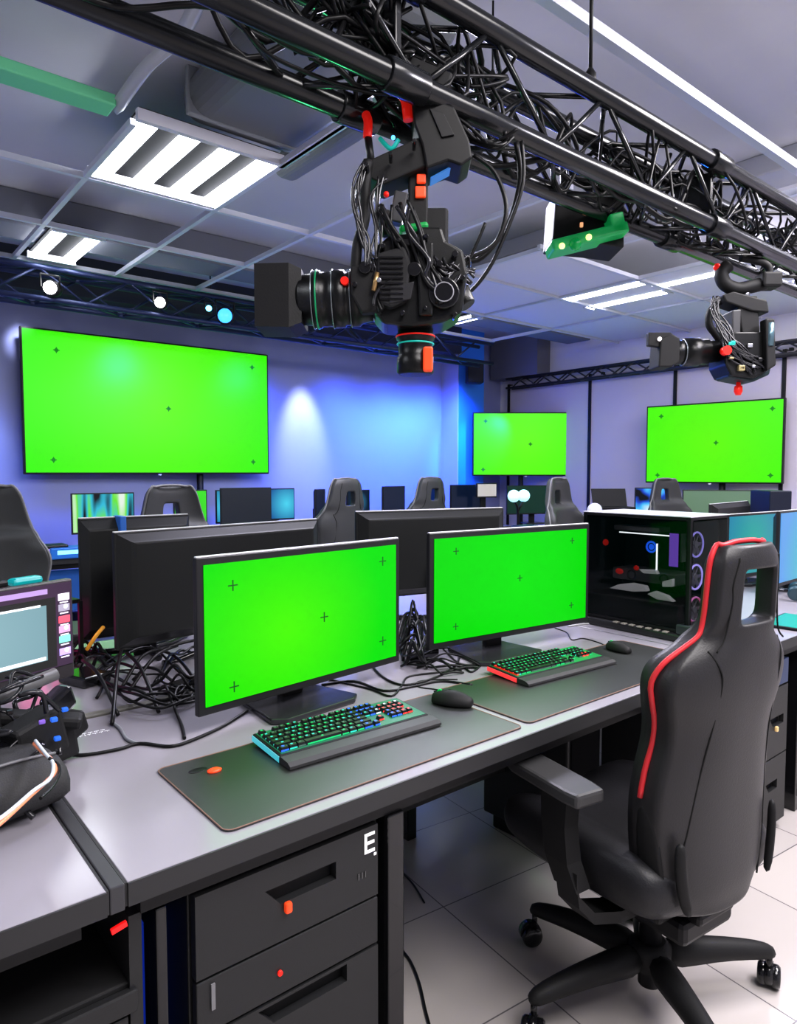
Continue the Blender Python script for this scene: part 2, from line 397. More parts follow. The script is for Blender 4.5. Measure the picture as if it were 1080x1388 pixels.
# ------------------------------------------------------------------ stage lights on back wall
SL = [(68, 390, (1,1,1), 30, 'round stage light glowing white, leftmost on the blue wall truss', .045), (217, 410, (1,1,1), 26, 'round stage light glowing white, second from left on the blue wall truss', .04),
      (305, 428, (.05,.35,1), 2.5, 'rounded stage light glowing deep blue on the blue wall truss', .06), (283, 418, (.2,.75,1), 4, 'tiny cyan indicator lamp beside the deep blue stage light', .025)]
for i, (px, py, col, es, lab, r) in enumerate(SL):
    p = wy(px, py, 5.5)
    t = thing('stage_light', lab, 'stage light', p)
    d = Vector((-.5, -.8, -.15)).normalized()
    B().lathe([(r*.8, -.16), (r*1.25, -.1), (r*1.25, 0), (r*1.05, .0)], (0, 0, 0), d).obj('housing', BLK, t)
    B().sph(d*.005, r, seg=16).obj('lens', M('stage_lens_%d' % i, (.1,.1,.1), .3, emit=col, es=es), t)
    B().tube([(-r*1.4, 0, 0), (-r*1.4, 0, r*2), (r*1.4, 0, r*2), (r*1.4, 0, 0)], .008, seg=6, smooth=False).obj('yoke', BLK, t)

# spot lamps washing the back wall
def spot(loc, tgt, col, e, ang, blend=.6, size=.05):
    l = bpy.data.lights.new('wash_or_fill_spot', 'SPOT'); l.energy = e; l.color = col; l.spot_size = R(ang); l.spot_blend = blend; l.shadow_soft_size = size
    o = bpy.data.objects.new('wash_or_fill_spot', l); C.objects.link(o); o.location = loc
    o.rotation_euler = (Vector(tgt)-Vector(loc)).to_track_quat('-Z', 'Y').to_euler(); return o
def area(loc, tgt, col, e, sx, sy):
    l = bpy.data.lights.new('room_fill_lamp', 'AREA'); l.shape = 'RECTANGLE'; l.size = sx; l.size_y = sy; l.energy = e; l.color = col
    o = bpy.data.objects.new('room_fill_lamp', l); C.objects.link(o); o.location = loc
    o.rotation_euler = (Vector(tgt)-Vector(loc)).to_track_quat('-Z', 'Y').to_euler(); return o
BLU = (.04,.13,1)
for X, e in ((.2, 50), (2.2, 50), (3.4, 40), (4.6, 75), (5.3, 110), (5.9, 130)):
    spot((X, 5.85, 2.5), (X, 6.6, 1.2), BLU, e*3.4, 110, 1, .15)
spot((4.05, 6.15, 2.78), (4.08, 6.6, 1.75), (.75,.8,1), 190, 38, .9)
spot((1.32, 6.2, 2.7), (1.32, 6.6, 2.45), (.75,.8,1), 30, 30, .8)
spot((.95, 6.0, 2.6), (.85, 6.6, 1.4), (.4,.6,1), 60, 45, .8)
spot((6.35, 5.3, 2.2), (6.45, 6.3, 1.6), (.01,.2,1), 300, 50, .8)

# room lamps without modelled fixtures: unseen ceiling lights, then added fill lamps and spots
area((1.0, -.6, ZC-.03), (1.0, -.6, 0), (1,.96,.95), 120, 1.6, 1.6)
area((3.6, .2, ZC-.03), (3.6, .2, 0), (1,.95,.95), 140, 1.6, 1.4)
area((-1.6, 2.4, ZC-.03), (-1.6, 2.4, 0), (.9,.93,1), 50, 1.4, 1.4)
area((5.6, 1.8, ZC-.08), (5.6, 1.8, 0), (.9,.88,1), 60, 1.4, 1.2)
area((3.2, 3.1, ZC-.3), (3.2, 3.1, 0), (.9,.88,1), 65, .8, .8)  # fill lamp added to brighten the floor, no fixture
area((2.6, -.4, ZC-.05), (1.7, 1.7, 0), (.93,.9,1), 70, .6, .6)  # added to brighten the tiles by the chair
area((2.3, 2.75, ZC-.25), (1.8, 1.6, 0), (.85,.82,1), 45, .5, .5)  # added for glare on the floor tiles, no fixture
spot((4.9, 2.6, 2.75), (3.7, 1.4, 2.4), (.03,.2,1), 60, 60, .8)  # blue spot added behind the truss to edge its chords
spot((1.0, 2.3, 1.5), (1.2, 1.5, 2.3), (.1,1,.4), 12, 70, .9)  # green spot from below, aimed up at the truss
area((3.4, 5.0, 1.9), (3.4, 5.2, 0), (.3,.45,1), 12, 2.5, .3)  # blue strip at mid height, aimed down before the far desks
area((4.6, 1.0, ZC-.05), (6.9, 3.6, 1.4), (1,.95,.97), 45, 1.2, 1.2)  # added to brighten the mauve panels on the right wall
w = bpy.data.worlds.new('world'); bpy.context.scene.world = w; w.use_nodes = True
w.node_tree.nodes['Background'].inputs[0].default_value = (.3,.33,.45,1); w.node_tree.nodes['Background'].inputs[1].default_value = .3
bpy.context.scene.view_settings.view_transform = 'Standard'
bpy.context.scene.view_settings.look = 'None'
bpy.context.scene.view_settings.gamma = .86
bpy.context.scene.cycles.max_bounces = 6

# ------------------------------------------------------------------ green wall screens
MARK = M('tracking_mark', (0,.02,0), .6, emit=(0,.28,.01), es=1)
MARKN = M('tracking_mark_near', (0,.02,0), .6, emit=(0,.1,.01), es=1)
TVG = screen_mat('green_display_far', (.16,1,0), (.06,.95,0), 0, 0, 1.2)
def cross(par, x, z, s, th, y, mat, blur=False):
    b = B().box((x, y, z), (s, .001, th)).box((x, y, z), (th, .0012, s))
    if blur: b.cyl((x, y-.0006, z), (x, y+.0006, z), s*.32, seg=16)
    return b.obj('tracking_cross', mat, par)
def tv(label, loc, rz, w, h, pole_dx, marks):
    t = thing('wall_screen', label, 'screen', loc, rz)
    B().box((0, 0, 0), (w, .05, h), bev=.006).obj('screen_housing', BLK, t)
    s = B().box((0, -.0265, 0), (w-.03, .003, h-.03)).obj('green_display', TVG, t)
    for x, z in marks: cross(s, x*w, z*h, .05, .008, -.0295, MARK, x != 0)
    B().box((0, -.022, -h/2-.006), (.03, .012, .014), bev=.003).obj('sensor_tab', GLINT, t)
    B().cyl((pole_dx, .05, -loc[2]+.02), (pole_dx, .05, 0), .032, seg=16).obj('stand_pole', BLK, t)
    B().box((pole_dx, .05, -loc[2]+.012), (.7, .4, .02), bev=.008).obj('stand_base', BLK, t)
    B().box((pole_dx, .036, 0), (.4, .02, .4)).obj('mount_plate', BLK, t)
    return t
m4 = ((-.38, .36), (.42, .38), (-.4, -.4), (.42, -.4), (.04, 0))
t = tv('huge green screen on a black pole stand before the blue wall', (2.42, 6.44, 1.942), R(-.9), 2.27, 1.22, .42, m4)
t = tv('mid sized green screen standing in the far corner', (6.86, 5.77, 1.703), R(-39.7), 1.35, .8, -.05, m4)
t = tv('large green screen before the mauve panels at the right', (7.06, 3.48, 1.65), R(-82.5), 1.36, .83, .1, m4)

# wall speaker
p = wy(643, 505, 6.1)
t = thing('wall_speaker', 'black box loudspeaker hanging on the blue corner column', 'speaker', p, R(-35))
B().box((0, 0, 0), (.2, .18, .27), bev=.012).obj('cabinet', BLKM, t)
B().box((0, -.093, 0), (.17, .006, .24), bev=.002).obj('grille', M('speaker_grille', (.02,.02,.025), .8, bump=.5, nscale=900), t)
B().box((0, .14, 0), (.05, .12, .05)).obj('wall_bracket', BLK, t)

# ------------------------------------------------------------------ desks
def desk(label, X0, X1, Y0, Y1, legs, apron=True, z=DZ):
    t = thing('office_desk', label, 'desk', ((X0+X1)/2, (Y0+Y1)/2, 0), group='long grey desks')
    w = X1-X0; d = Y1-Y0
    B().box((0, 0, z-.0175), (w-.004, d, .035), bev=.0015).obj('tabletop', [LAM], t)
    e = B().box((0, -d/2-.002, z-.019), (w-.004, .004, .036)); e.box((-w/2, 0, z-.019), (.004, d, .036)).box((w/2, 0, z-.019), (.004, d, .036)); e.obj('edge_band', EDGE, t)
    B().box((0, -d/2+.045, z-.055), (w-.06, .035, .04)).box((0, d/2-.04, z-.055), (w-.06, .035, .04)).obj('frame_rail', BLK, t)
    for lx, ly in legs:
        B().box((lx-(X0+X1)/2, ly-(Y0+Y1)/2, (z-.075)/2), (.042, .042, z-.075), bev=.003).obj('leg', BLKG, t)
    return t
FY, BY = 1.03, 1.79
desk('grey desk with two green monitors and keyboards', .325, 2.28, FY, BY, ((.862, FY+.04), (2.25, FY+.06), (2.25, BY-.05), (.40, BY-.05)))
desk('grey desk at the left edge under the wiring rig', -1.45, .297, FY-.005, BY, ((-1.4, FY+.05), (-1.4, BY-.05), (-.56, BY-.05)))
desk('grey desk at the right, carrying the glass computer tower', 2.284, 4.6, FY, BY, ((2.95, FY+.06), (4.5, FY+.06), (4.5, BY-.05), (2.95, BY-.05)))
o = B().box((.311, (FY+BY)/2, DZ-.019), (.022, BY-FY+.01, .041), bev=.002).obj('desk_joint_strip', M('joint_strip', (.045,.045,.05), .4)); tag(o, 'dark strip closing the joint between the left and middle desks', 'strip')
o = B().box((1.6, 1.81, DZ-.02), (6.1, .03, .05), bev=.003).obj('desk_divider_rail', M('divider_rail', (.16,.155,.14), .4)); tag(o, 'dark rail between the back to back desk rows', 'rail')
desk('grey desk behind the rail, left half of the second row', -1.4, 1.55, 1.83, 2.6, ((-1.35, 1.9), (1.5, 1.9), (-1.35, 2.55), (1.5, 2.55)))
desk('grey desk behind the rail, right half of the second row', 1.56, 5.2, 1.83, 2.6, ((1.62, 1.9), (5.1, 1.9), (5.1, 2.5), (3.4, 2.5)))
GDSK = LAM
desk('far desk before the blue wall under the huge green screen', .2, 3.1, 5.25, 6.0, ((.25, 5.3), (3.0, 5.3), (.25, 5.9), (3.0, 5.9)))
desk('far desk at the foot of the blue corner column', 3.12, 6.1, 5.25, 6.0, ((3.2, 5.3), (6.0, 5.3), (6.0, 5.9), (3.2, 5.9)))
desk('far desk before the mauve panels on the right', 6.1, 6.85, 2.3, 4.2, ((6.15, 2.35), (6.8, 2.35), (6.15, 4.1), (6.8, 4.1)))
o = B().box((1.3, BY-.09, .46), (1.88, .018, .44)).obj('modesty_panel', CAB, loc=(0, 0, 0)); o['label'] = 'dark back panel under the middle desk behind the chair'; o['category'] = 'panel'
o.location = (.52, 0, 0); o.scale = (.8, 1, 1)

# pedestals
def pedestal(label, X0, X1, Y0, D, H, handle=ORG, z0=.03):
    t = thing('drawer_pedestal', label, 'cabinet', ((X0+X1)/2, Y0, 0))
    w = X1-X0
    B().box((0, D/2+.01, (H+z0)/2), (w, D-.02, H-z0), bev=.003).obj('carcass', CAB, t)
    for sx in (-1, 1):
        for yy in (.05, D-.05): B().cyl((sx*(w/2-.05), yy, 0), (sx*(w/2-.05), yy, z0+.005), .02, seg=12).obj('foot', BLK, t)
    zs = [z0+.005, z0+.285, z0+.43, H-.004] if H > .6 else [z0+.005, H/2, H-.004]
    zs = [z0+.004, .31, .44, H-.004]
    return t, w
t, w_ = pedestal('charcoal steel drawer pedestal under the middle desk', .44, .822, FY+.035, .5, .66)
def drawer(t, w, z0, z1, hx, hw, hz, knob, kx=None, shade=CAB):
    d = B()
    th = .018; y = 0
    hh = .034
    if hw < .02: return d.box((0, y, (z0+z1)/2), (w-.004, th, z1-z0-.003), bev=.002).obj('drawer', shade, t)
    # face with a real cut-out grip: frame around a slanted recess
    x0, x1 = hx-hw/2, hx+hw/2
    d.box((0, y, (z0+hz-hh/2)/2), (w-.004, th, hz-hh/2-z0)); d.box((0, y, (z1+hz+hh/2)/2), (w-.004, th, z1-hz-hh/2))
    d.box(((-w/2+.002+x0)/2, y, hz), (x0+w/2-.002, th, hh)); d.box(((w/2-.002+x1)/2, y, hz), (w/2-.002-x1, th, hh))
    d.prism([(x0, hz-hh/2), (x0, hz+hh/2), (x0+.03, hz-hh/2)], -th/2, th/2, Matrix.Rotation(PI/2, 4, 'X'))
    o = d.obj('drawer', shade, t)
    B().box((hx, .018, hz), (hw+.01, .012, hh+.012)).obj('grip_recess', CABD, o)
    if knob: B().box((kx if kx is not None else hx-hw*.32, -.014, hz-.026), (.014, .012, .02), bev=.004).obj('latch', knob, o)
    return o
w = w_
drawer(t, w, .512, .656, .014, .15, .598, ORG, -.018)
# deeper lower drawers
drawer(t, w, .412, .508, .0, .01, .46, None)
drawer(t, w, .04, .408, .018, .19, .385, None)
B().cyl((-.034, -.013, .455), (-.034, -.006, .455), .005, seg=12).obj('lock', RED, t, label='small red lock')
B().box((-w/2+.03, -.011, .475), (.007, .003, .045)).obj('label_slot', M('slot_grey', (.2,.2,.21), .4), t)
# sticker with the letter E
st = B()
for (x, z, sx, sz) in ((-.011, 0, .006, .04), (0, .017, .022, .006), (0, 0, .02, .006), (0, -.017, .022, .006)): st.box((x, 0, z), (sx, .0015, sz))
st.box((.012, 0, -.027), (.006, .0015, .005))
st.obj('letter_sticker', M('white_sticker', (.85,.85,.85), .5, emit=(.8,.8,.8), es=.35), t, loc=(w/2-.022, -.0105, .625), label='white letter E sticker')
mk = B()
for q in range(3): mk.box((.0+q*.008, 0, 0), (.002, .001, .012)); 
mk.obj('engraved_mark', M('faint_mark', (.12,.12,.12), .5), t, loc=(w/2-.05, -.0105, .565))
tpd, w2 = pedestal('dark steel drawer pedestal behind the gaming chair at the right', 2.33, 2.78, FY+.03, .5, .66)
d1 = drawer(tpd, w2, .56, .656, 0, .01, .62, None, shade=M('blue_reflection_steel', (.03,.05,.12), .4))  # blue reflection on the top drawer put into its steel colour
d2 = drawer(tpd, w2, .30, .555, .13, .12, .43, M('ivory_latch', (.7,.5,.25), .4, emit=(1,.7,.3), es=.2), .12)
d3 = drawer(tpd, w2, .04, .295, .1, .1, .19, None)
t3, w3 = pedestal('dark steel drawer pedestal at the right frame edge', 2.99, 3.4, FY+.03, .5, .66)
drawer(t3, w3, .35, .656, 0, .1, .5, None); drawer(t3, w3, .04, .345, 0, .1, .25, None)

# dark filing cabinet with open bay below the left desk
t = thing('shelf_unit', 'black open shelf unit under the left desk', 'shelf', (-.02, FY+.04, 0))
fr = B(); fr.box((.37, .3, .34), (.02, .6, .64)); fr.box((-.6, .3, .34), (.02, .6, .64)); fr.box((-.11, .59, .34), (.97, .02, .64)); fr.obj('side_panel', CAB, t)
B().box((-.11, .3, .54), (.96, .58, .018), bev=.003).obj('shelf', M('shelf_black', (.012,.012,.013), .7), t)
B().box((-.11, .3, .02), (.96, .58, .018)).obj('bottom_panel', CAB, t)
B().box((-.11, .0, .525), (.96, .016, .035), bev=.003).obj('shelf_lip', CAB, t)
B().box((-.11, .008, .265), (.935, .016, .47), bev=.003).obj('drawer', CAB, t)
B().box((.34, -.008, .18), (.016, .004, .05)).obj('label_slot', GLINT, t)
o = B().box((0, 0, 0), (.024, .006, .009), bev=.001).obj('red_clip', M('red_glow', (.9,.02,.02), .4, emit=(1,.01,.01), es=.8), loc=(.322, FY+.028, .657), rot=(0, R(-12), 0)); tag(o, 'small bright red clip under the left desk edge', 'clip')
# glowing strip added for the blue reflection on the pedestal side
o = B().box((0, 0, 0), (.02, .02, .26), bev=.006).obj('blue_reflection_strip', M('blue_glow', (0,.02,.2), .4, emit=(.01,.05,.6), es=.4), loc=(.413, FY+.22, .40)); tag(o, 'upright blue glowing strip added for the reflection beside the drawer pedestal', 'light strip')
t = thing('desk_post', 'black square post in front of the blue glowing strip', 'post', (.388, FY+.05, 0))
B().box((0, 0, .33), (.018, .04, .66), bev=.003).obj('post', BLKG, t); B().box((0, 0, .01), (.03, .08, .02), bev=.004).obj('post_foot', BLK, t)

# computer tower on floor under the middle desk
t = thing('computer_tower', 'black glass fronted computer on the floor beneath the middle desk', 'computer', (2.02, 1.42, 0), R(2))
B().box((0, .19, .27), (.2, .38, .44), bev=.008).obj('case', CAB, t); B().box((0, -.004, .27), (.17, .006, .4)).obj('glass_front', BLKG, t)
for q in (-1, 1): B().box((q*.07, .19, .025), (.04, .3, .05), bev=.006).obj('foot', BLK, t)
B().box((-.102, .1, .1), (.004, .1, .03)).obj('green_light', M('green_led', (0,.2,.02), .4, emit=(.25,.8,.2), es=.5), t)

# ------------------------------------------------------------------ near monitors
def monitor(label, loc, rz, w, h, zb, screen, group=None, marks=(), bez=.018, stand='flat', tilt=0., chin=.02, rim=True, msz=.026, facing='front', base_off=(0, 0)):
    t = thing('computer_monitor', label, 'monitor', loc, rz, group)
    zc = zb+h/2
    b = B()
    b.box((0, .009, zc), (w, .018, h), bev=.003)
    # bulged rear shell
    r = [[(x*w*.5*k, y, zc+z*h*.5*k2) for x, z in ((-1,-1),(1,-1),(1,1),(-1,1))] for k, k2, y in ((.985, .97, .018), (.9, .84, .04), (.88, .82, .044), (.86, .79, .045))]
    b.loft(r, smooth=False)
    hs = b.obj('housing', [MONB if facing == 'back' else BEZ], t)
    if rim: B().box((0, .008, zc+h/2+.001), (w-.004, .008, .003)).obj('top_rim', GLINT, t)
    s = B().box((0, -.0015, 0), (w-2*bez, .003, h-bez-chin)).obj('screen', screen, t, loc=(0, 0, zc+(chin-bez)/2))
    for (x, z) in marks: cross(s, x*w, z*h, msz, .0028, -.0035, MARKN)
    if stand:
        bx, by = base_off
        nb = B()
        nb.box((bx*.5, .075+by*.3, zb*.5+.04), (.075, .022, zb+.13), bev=.006)
        nb.box((bx*.5, .06, zc*.0+zb+.09), (.07, .03, .07), bev=.006)
        nb.obj('stand_neck', BLKM, t)
        if stand == 'flat':
            poly = [(-.14, -.10), (-.11, -.125), (.11, -.125), (.14, -.10), (.105, .10), (.09, .115), (-.09, .115), (-.105, .10)]
            B().prism(poly, 0, .014, Matrix.Translation((bx, .045+by, .001)), bev=.004).obj('stand_base', M('stand_black_gloss', (.03,.03,.035), .2), t)
        elif stand == 'vee':
            vb = B()
            for sx in (-1, 1): vb.tube([(0, .09, .02), (sx*.1, .02, .012), (sx*.2, -.06, .01)], .011, seg=8)
            vb.tube([(0, .09, .02), (0, .16, .012), (0, .2, .01)], .011, seg=8)
            vb.obj('stand_base', BLKG, t)
    return t
GS1 = screen_mat('green_display_left', (.10,1,0), (0,.82,0), -.08, -.02, .34, 1.2)
GS2 = screen_mat('green_display_right', (0,.84,0), (0,.77,0), 0, 0, .4)
mk1 = ((-.36, .30), (.39, .33), (.06, -.02), (.39, -.30), (-.36, -.36))
monitor('wide monitor with bright green screen, nearest the camera', (.972, 1.532, DZ), R(6.6), .665, .368, .048, GS1, marks=mk1, base_off=(-.03, .0))
mk2 = ((-.36, .33), (.37, .34), (.02, .03), (.37, -.30), (-.36, -.33))
monitor('green screen monitor beside the glass computer tower', (1.80, 1.55, DZ), R(-5.3), .735, .366, .055, GS2, marks=mk2, base_off=(-.09, -.02), msz=.022)
SOFFD = M('screen_off', (.01,.01,.012), .15)
t = monitor('dark monitor seen from behind, directly behind the near green screen', (1.06, 2.21, DZ), R(9.2), .815, .355, .075, SOFFD, facing='back', stand=None)
# this and its neighbours are turned around: rebuild facing away
def flip(t):
    t.rotation_euler[2] += PI
flip(t)
t['label'] = 'black monitor back with pale rim, directly behind the near green screen'
for sx in (-1, 1): B().tube([(-.0+sx*.03, .07, .2), (sx*.08, .06, .06), (sx*.2, .03, .008), (sx*.26, .02, .006)], .009, seg=8).obj('stand_leg', BLKG, t)
t = monitor('x', (.815, 2.40, DZ), R(0)+PI, .37, .40, .06, SOFFD, facing='back', stand='vee')
t['label'] = 'black monitor back with a blue strap over its top at the left'
B().box((.06, .03, .265), (.02, .075, .4), bev=.003).obj('blue_strap', M('blue_strap', (.03,.15,.5), .5), t, label='blue strap')
t = monitor('x', (1.95, 2.14, DZ), R(-13)+PI, .70, .35, .105, SOFFD, facing='back', stand='vee')
t['label'] = 'black monitor back between the two green screens'
TEAL = screen_mat('teal_display', (.02,.45,.36), (.04,.2,.5), .05, 0, .45)
TEAL2 = screen_mat('pale_teal_display', (.06,.62,.50), (.12,.38,.8), .1, -.1, .4)
monitor('monitor with teal screen rising behind the gaming chair headrest', (3.90, 1.70, DZ), R(-4), .66, .35, .035, TEAL, bez=.012)
monitor('monitor with pale teal screen at the right frame edge', (3.90, 1.42, DZ), R(2), .68, .37, .05, TEAL2, bez=.01)
t = monitor('x', (4.72, 2.2, DZ), R(6)+PI, .70, .33, .075, SOFFD, facing='back', stand='flat')
t['label'] = 'dark monitor back with white rim beyond the glass computer tower'

# ------------------------------------------------------------------ left monitor with desktop
ANG = R(-10)
lm = thing('computer_monitor', 'small purple framed monitor with pale blue window at the left edge', 'monitor', (.262, 1.72, DZ-.0), R(22))
LW, LH, LZ = .42, .24, .112
B().box((0, .01, LZ+LH/2), (LW, .022, LH), bev=.004).obj('housing', M('warm_grey_bezel', (.05,.045,.05), .4), lm)
sc = B().box((0, 0, 0), (LW-.012, .003, LH-.04)).obj('screen', screen_mat('purple_desktop', (.12,.07,.13), (.07,.045,.09), .1, 0, .3), lm, loc=(0, -.002, LZ+LH/2+.014))
B().box((.0, -.003, -.014), (.32, .003, .165)).obj('dark_window_frame', M('window_frame_dark', (.02,.02,.02), .4, emit=(.018,.018,.017), es=1), sc)
B().box((-.005, -.005, -.012), (.28, .002, .13)).obj('pale_window', screen_mat('pale_window_glow', (.36,.56,.62), (.25,.42,.48), -.03, 0, .3), sc)
B().box((-.0, -.0065, -.071), (.26, .001, .008)).box((.06, -.0065, .054), (.12, .001, .005)).obj('window_text', M('window_text', (.7,.7,.7), .4, emit=(.65,.68,.72), es=1), sc)
B().box((-.01, -.004, .085), (.3, .001, .012)).obj('title_bar', M('title_bar', (.3,.2,.4), .4, emit=(.35,.25,.45), es=1), sc)
ICO = [((.75,.7,.8), .066), ((.3,.28,.35), .04), ((.8,.1,.15), .012), ((.55,.3,.45), -.012), ((.2,.6,.45), -.036), ((.45,.35,.8), -.066)]
for i, (c, z) in enumerate(ICO):
    b = B().box((.182, -.004, z), (.03, .0015, .017), bev=.003).box((.182, -.004, z-.013), (.022, .001, .003), mat=1)
    if i % 2: b.cyl((.186, -.0052, z+.003), (.186, -.0044, z+.003), .006, seg=10, mat=1)
    b.obj('desktop_icon', [M('icon_%d' % i, c, .4, emit=c, es=.9), M('icon_white', (.7,.7,.75), .4, emit=(.6,.55,.7), es=1)], sc)
B().box((.0, .04, .13), (.05, .03, .16), bev=.005).obj('stand_neck', BLK, lm)
B().box((.0, .06, .01), (.22, .16, .018), bev=.006).obj('stand_base', BLK, lm)
B().box((.11, .03, LZ+LH+.006), (.075, .03, .018), bev=.008).obj('top_lamp', M('teal_glow', (0,.2,.2), .3, emit=(.0,.22,.24), es=1), lm, label='teal glowing bar')
B().box((.05, .03, LZ+LH+.006), (.03, .02, .016), bev=.005).obj('top_clip', BLK, lm)

# ------------------------------------------------------------------ mouse pads
def pad(label, X0, X1, Y0, Y1):
    t = thing('mouse_pad', label, 'mouse pad', ((X0+X1)/2, (Y0+Y1)/2, DZ))
    w, d = X1-X0, Y1-Y0
    def rr(w, d, r):
        P = []
        for cx, cy, a0 in ((w/2-r, d/2-r, 0), (-w/2+r, d/2-r, 90), (-w/2+r, -d/2+r, 180), (w/2-r, -d/2+r, 270)):
            for k in range(6): a = R(a0+k*18); P.append((cx+r*math.cos(a), cy+r*math.sin(a)))
        return P
    B().prism(rr(w, d, .018), .0003, .0035).obj('cloth', PAD, t)
    pts = [(x, y, .003) for x, y in rr(w-.003, d-.003, .017)]
    B().tube(pts, .0016, seg=6, smooth=False, closed=True).obj('stitched_edge', PADE, t)
    return t
p1 = pad('long black mouse pad under the near keyboard', .500, 1.268, 1.062, 1.385)
rd = B(); rd.lathe([(.013, 0), (.014, .003), (.009, .0055), (.001, .006)], (0, 0, 0), seg=18)
rb = rd.obj('pad_emblem', ORG, p1, loc=(.59-.884, 1.30-1.2235, .0036), label='orange red round emblem'); rb.scale = (1.1, .8, 1)
B().sph((0, 0, 0), (.02, .012, .0015), seg=14).obj('pad_logo', BLK, p1, loc=(.565-.884, 1.325-1.2235, .0038))
pad('black mouse pad under the keyboard of the second green monitor', 1.292, 2.20, 1.068, 1.40)

# ------------------------------------------------------------------ keyboards
KC = {}
def cap_mesh(wu, colkey):
    key = (round(wu, 2), colkey)
    if key in KC: return KC[key]
    cols = {'g': (.01,.36,.12), 't': (.03,.42,.34), 'b': (.03,.12,.9), 'r': (.9,.04,.04), 'k': (.05,.1,.08), 'w': (.5,.6,.7)}
    b = B(); p = .0188; w = wu*p-.0028; d = p-.003
    b.loft([[(-w/2, -d/2, 0), (w/2, -d/2, 0), (w/2, d/2, 0), (-w/2, d/2, 0)], [(-w/2+.0006, -d/2+.0006, .003), (w/2-.0006, -d/2+.0006, .003), (w/2-.0006, d/2-.0006, .003), (-w/2+.0006, d/2-.0006, .003)],
            [(-w/2+.002, -d/2+.0018, .009), (w/2-.002, -d/2+.0018, .009), (w/2-.002, d/2-.0022, .009), (-w/2+.002, d/2-.0022, .009)]], smooth=False)
    b.box((-.001, .001, .0092), (.0055, .0045, .0006), mat=1)
    b.box((0, -d/2-.0002, .0026), (w*.9, .0008, .003), mat=1)
    o = b.obj('keycap', [M('keycap_black', (.012,.014,.016), .35), M('legend_'+colkey, cols[colkey], .4, emit=cols[colkey], es=1.3)])
    me = o.data; bpy.data.objects.remove(o); KC[key] = me; return me
def keyboard(label, loc, rz, scheme, left_red=False):
    t = thing('mechanical_keyboard', label, 'keyboard', loc, rz)
    W, D = .432, .138
    tilt = rx3(R(3.5))
    B().box((0, .035, .012), (W, D, .018), rot=tilt, bev=.003).obj('key_deck', BLKM, t)
    gl = {'near': (.01,.12,.06), 'far': (.01,.2,.05)}[scheme]
    B().box((0, .035, .0215), (W-.012, D-.012, .001), rot=tilt).obj('backlight', M('backlight_'+scheme, gl, .5, emit=gl, es=.55), t)
    # wrist rest
    prof = [(-.068-.026, .002), (-.068-.026, .008), (-.068-.014, .014), (-.068+.018, .0165), (-.068+.026, .013), (-.068+.026, .002)]
    n = [[(x, y+.013, z) for y, z in prof] for x in (-W/2-.002, -W/2+.006, W/2-.006, W/2+.002)]
    B().loft(n, smooth=False).obj('wrist_rest', M('wrist_rest_grey', (.035,.035,.037), .55), t)
    sd = B().box((-W/2-.001, .035, .012), (.003, D*.96, .012), rot=tilt)
    sd.obj('side_light', M('side_light_'+scheme, (.1,.1,.1), .4, emit=((1,.03,.04) if left_red else (.05,.5,.6)), es=1.0), t)
    if left_red: B().box((-W/2+.014, .03, .0235), (.012, D*.75, .004), rot=tilt, bev=.001).obj('red_side_panel', RED, t)
    rows = [[1, -1, 1, 1, 1, 1, -.5, 1, 1, 1, 1, -.5, 1, 1, 1, 1, -.25, 1, 1, 1],
            [1]*13+[2, -.25, 1, 1, 1, -.25, 1, 1, 1, 1], [1.5]+[1]*12+[1.5, -.25, 1, 1, 1, -.25, 1, 1, 1, 1],
            [1.75]+[1]*11+[2.25, -3.5, 1, 1, 1], [2.25]+[1]*10+[2.75, -1.25, 1, -1.25, 1, 1, 1, 1], [1.25, 1.25, 1.25, 5.5, 1.25, 1.25, 1.25, 1.5, -.25, 1, 1, 1, -.25, 2, 1]]
    pit = .0188*.96
    y = .035+D/2-.017
    rnd = random.Random(3 if scheme == 'near' else 9)
    cnt = 0
    for ri, row in enumerate(rows):
        x = -W/2+.008
        for u in row:
            if u < 0: x += -u*pit*.98; continue
            xc = x+u*pit*.98/2; x += u*pit*.98
            fx = (xc+W/2)/W
            if scheme == 'near':
                c = rnd.choice('ggttk') if fx < .55 else (rnd.choice('bbbtb') if fx < .72 else rnd.choice('bbrwr'))
                if fx > .6 and ri > 3: c = rnd.choice('brrrb')
                if fx < .06 and ri > 3: c = 'b'
            else:
                c = rnd.choice('gggtk') if fx < .8 or ri < 4 else rnd.choice('rrg')
            if cnt < 100:
                o = bpy.data.objects.new('keycap', cap_mesh(u, c)); C.objects.link(o); o.parent = t
                o.location = (xc, y, .0215+(y-.035)*math.tan(R(3.5))); o.rotation_euler = (R(3.5), 0, 0)
                cnt += 1
        y -= .0188*1.02 + (.004 if ri == 0 else 0)
    return t
keyboard('backlit keyboard with green and blue keys on the near mouse pad', (.915, 1.272, DZ+.0035), R(-1.5), 'near').scale = (.94, .94, 1)
keyboard('backlit green keyboard with red left edge below the second green monitor', (1.715, 1.315, DZ+.0035), R(-3), 'far', True).scale = (.92, .92, 1)

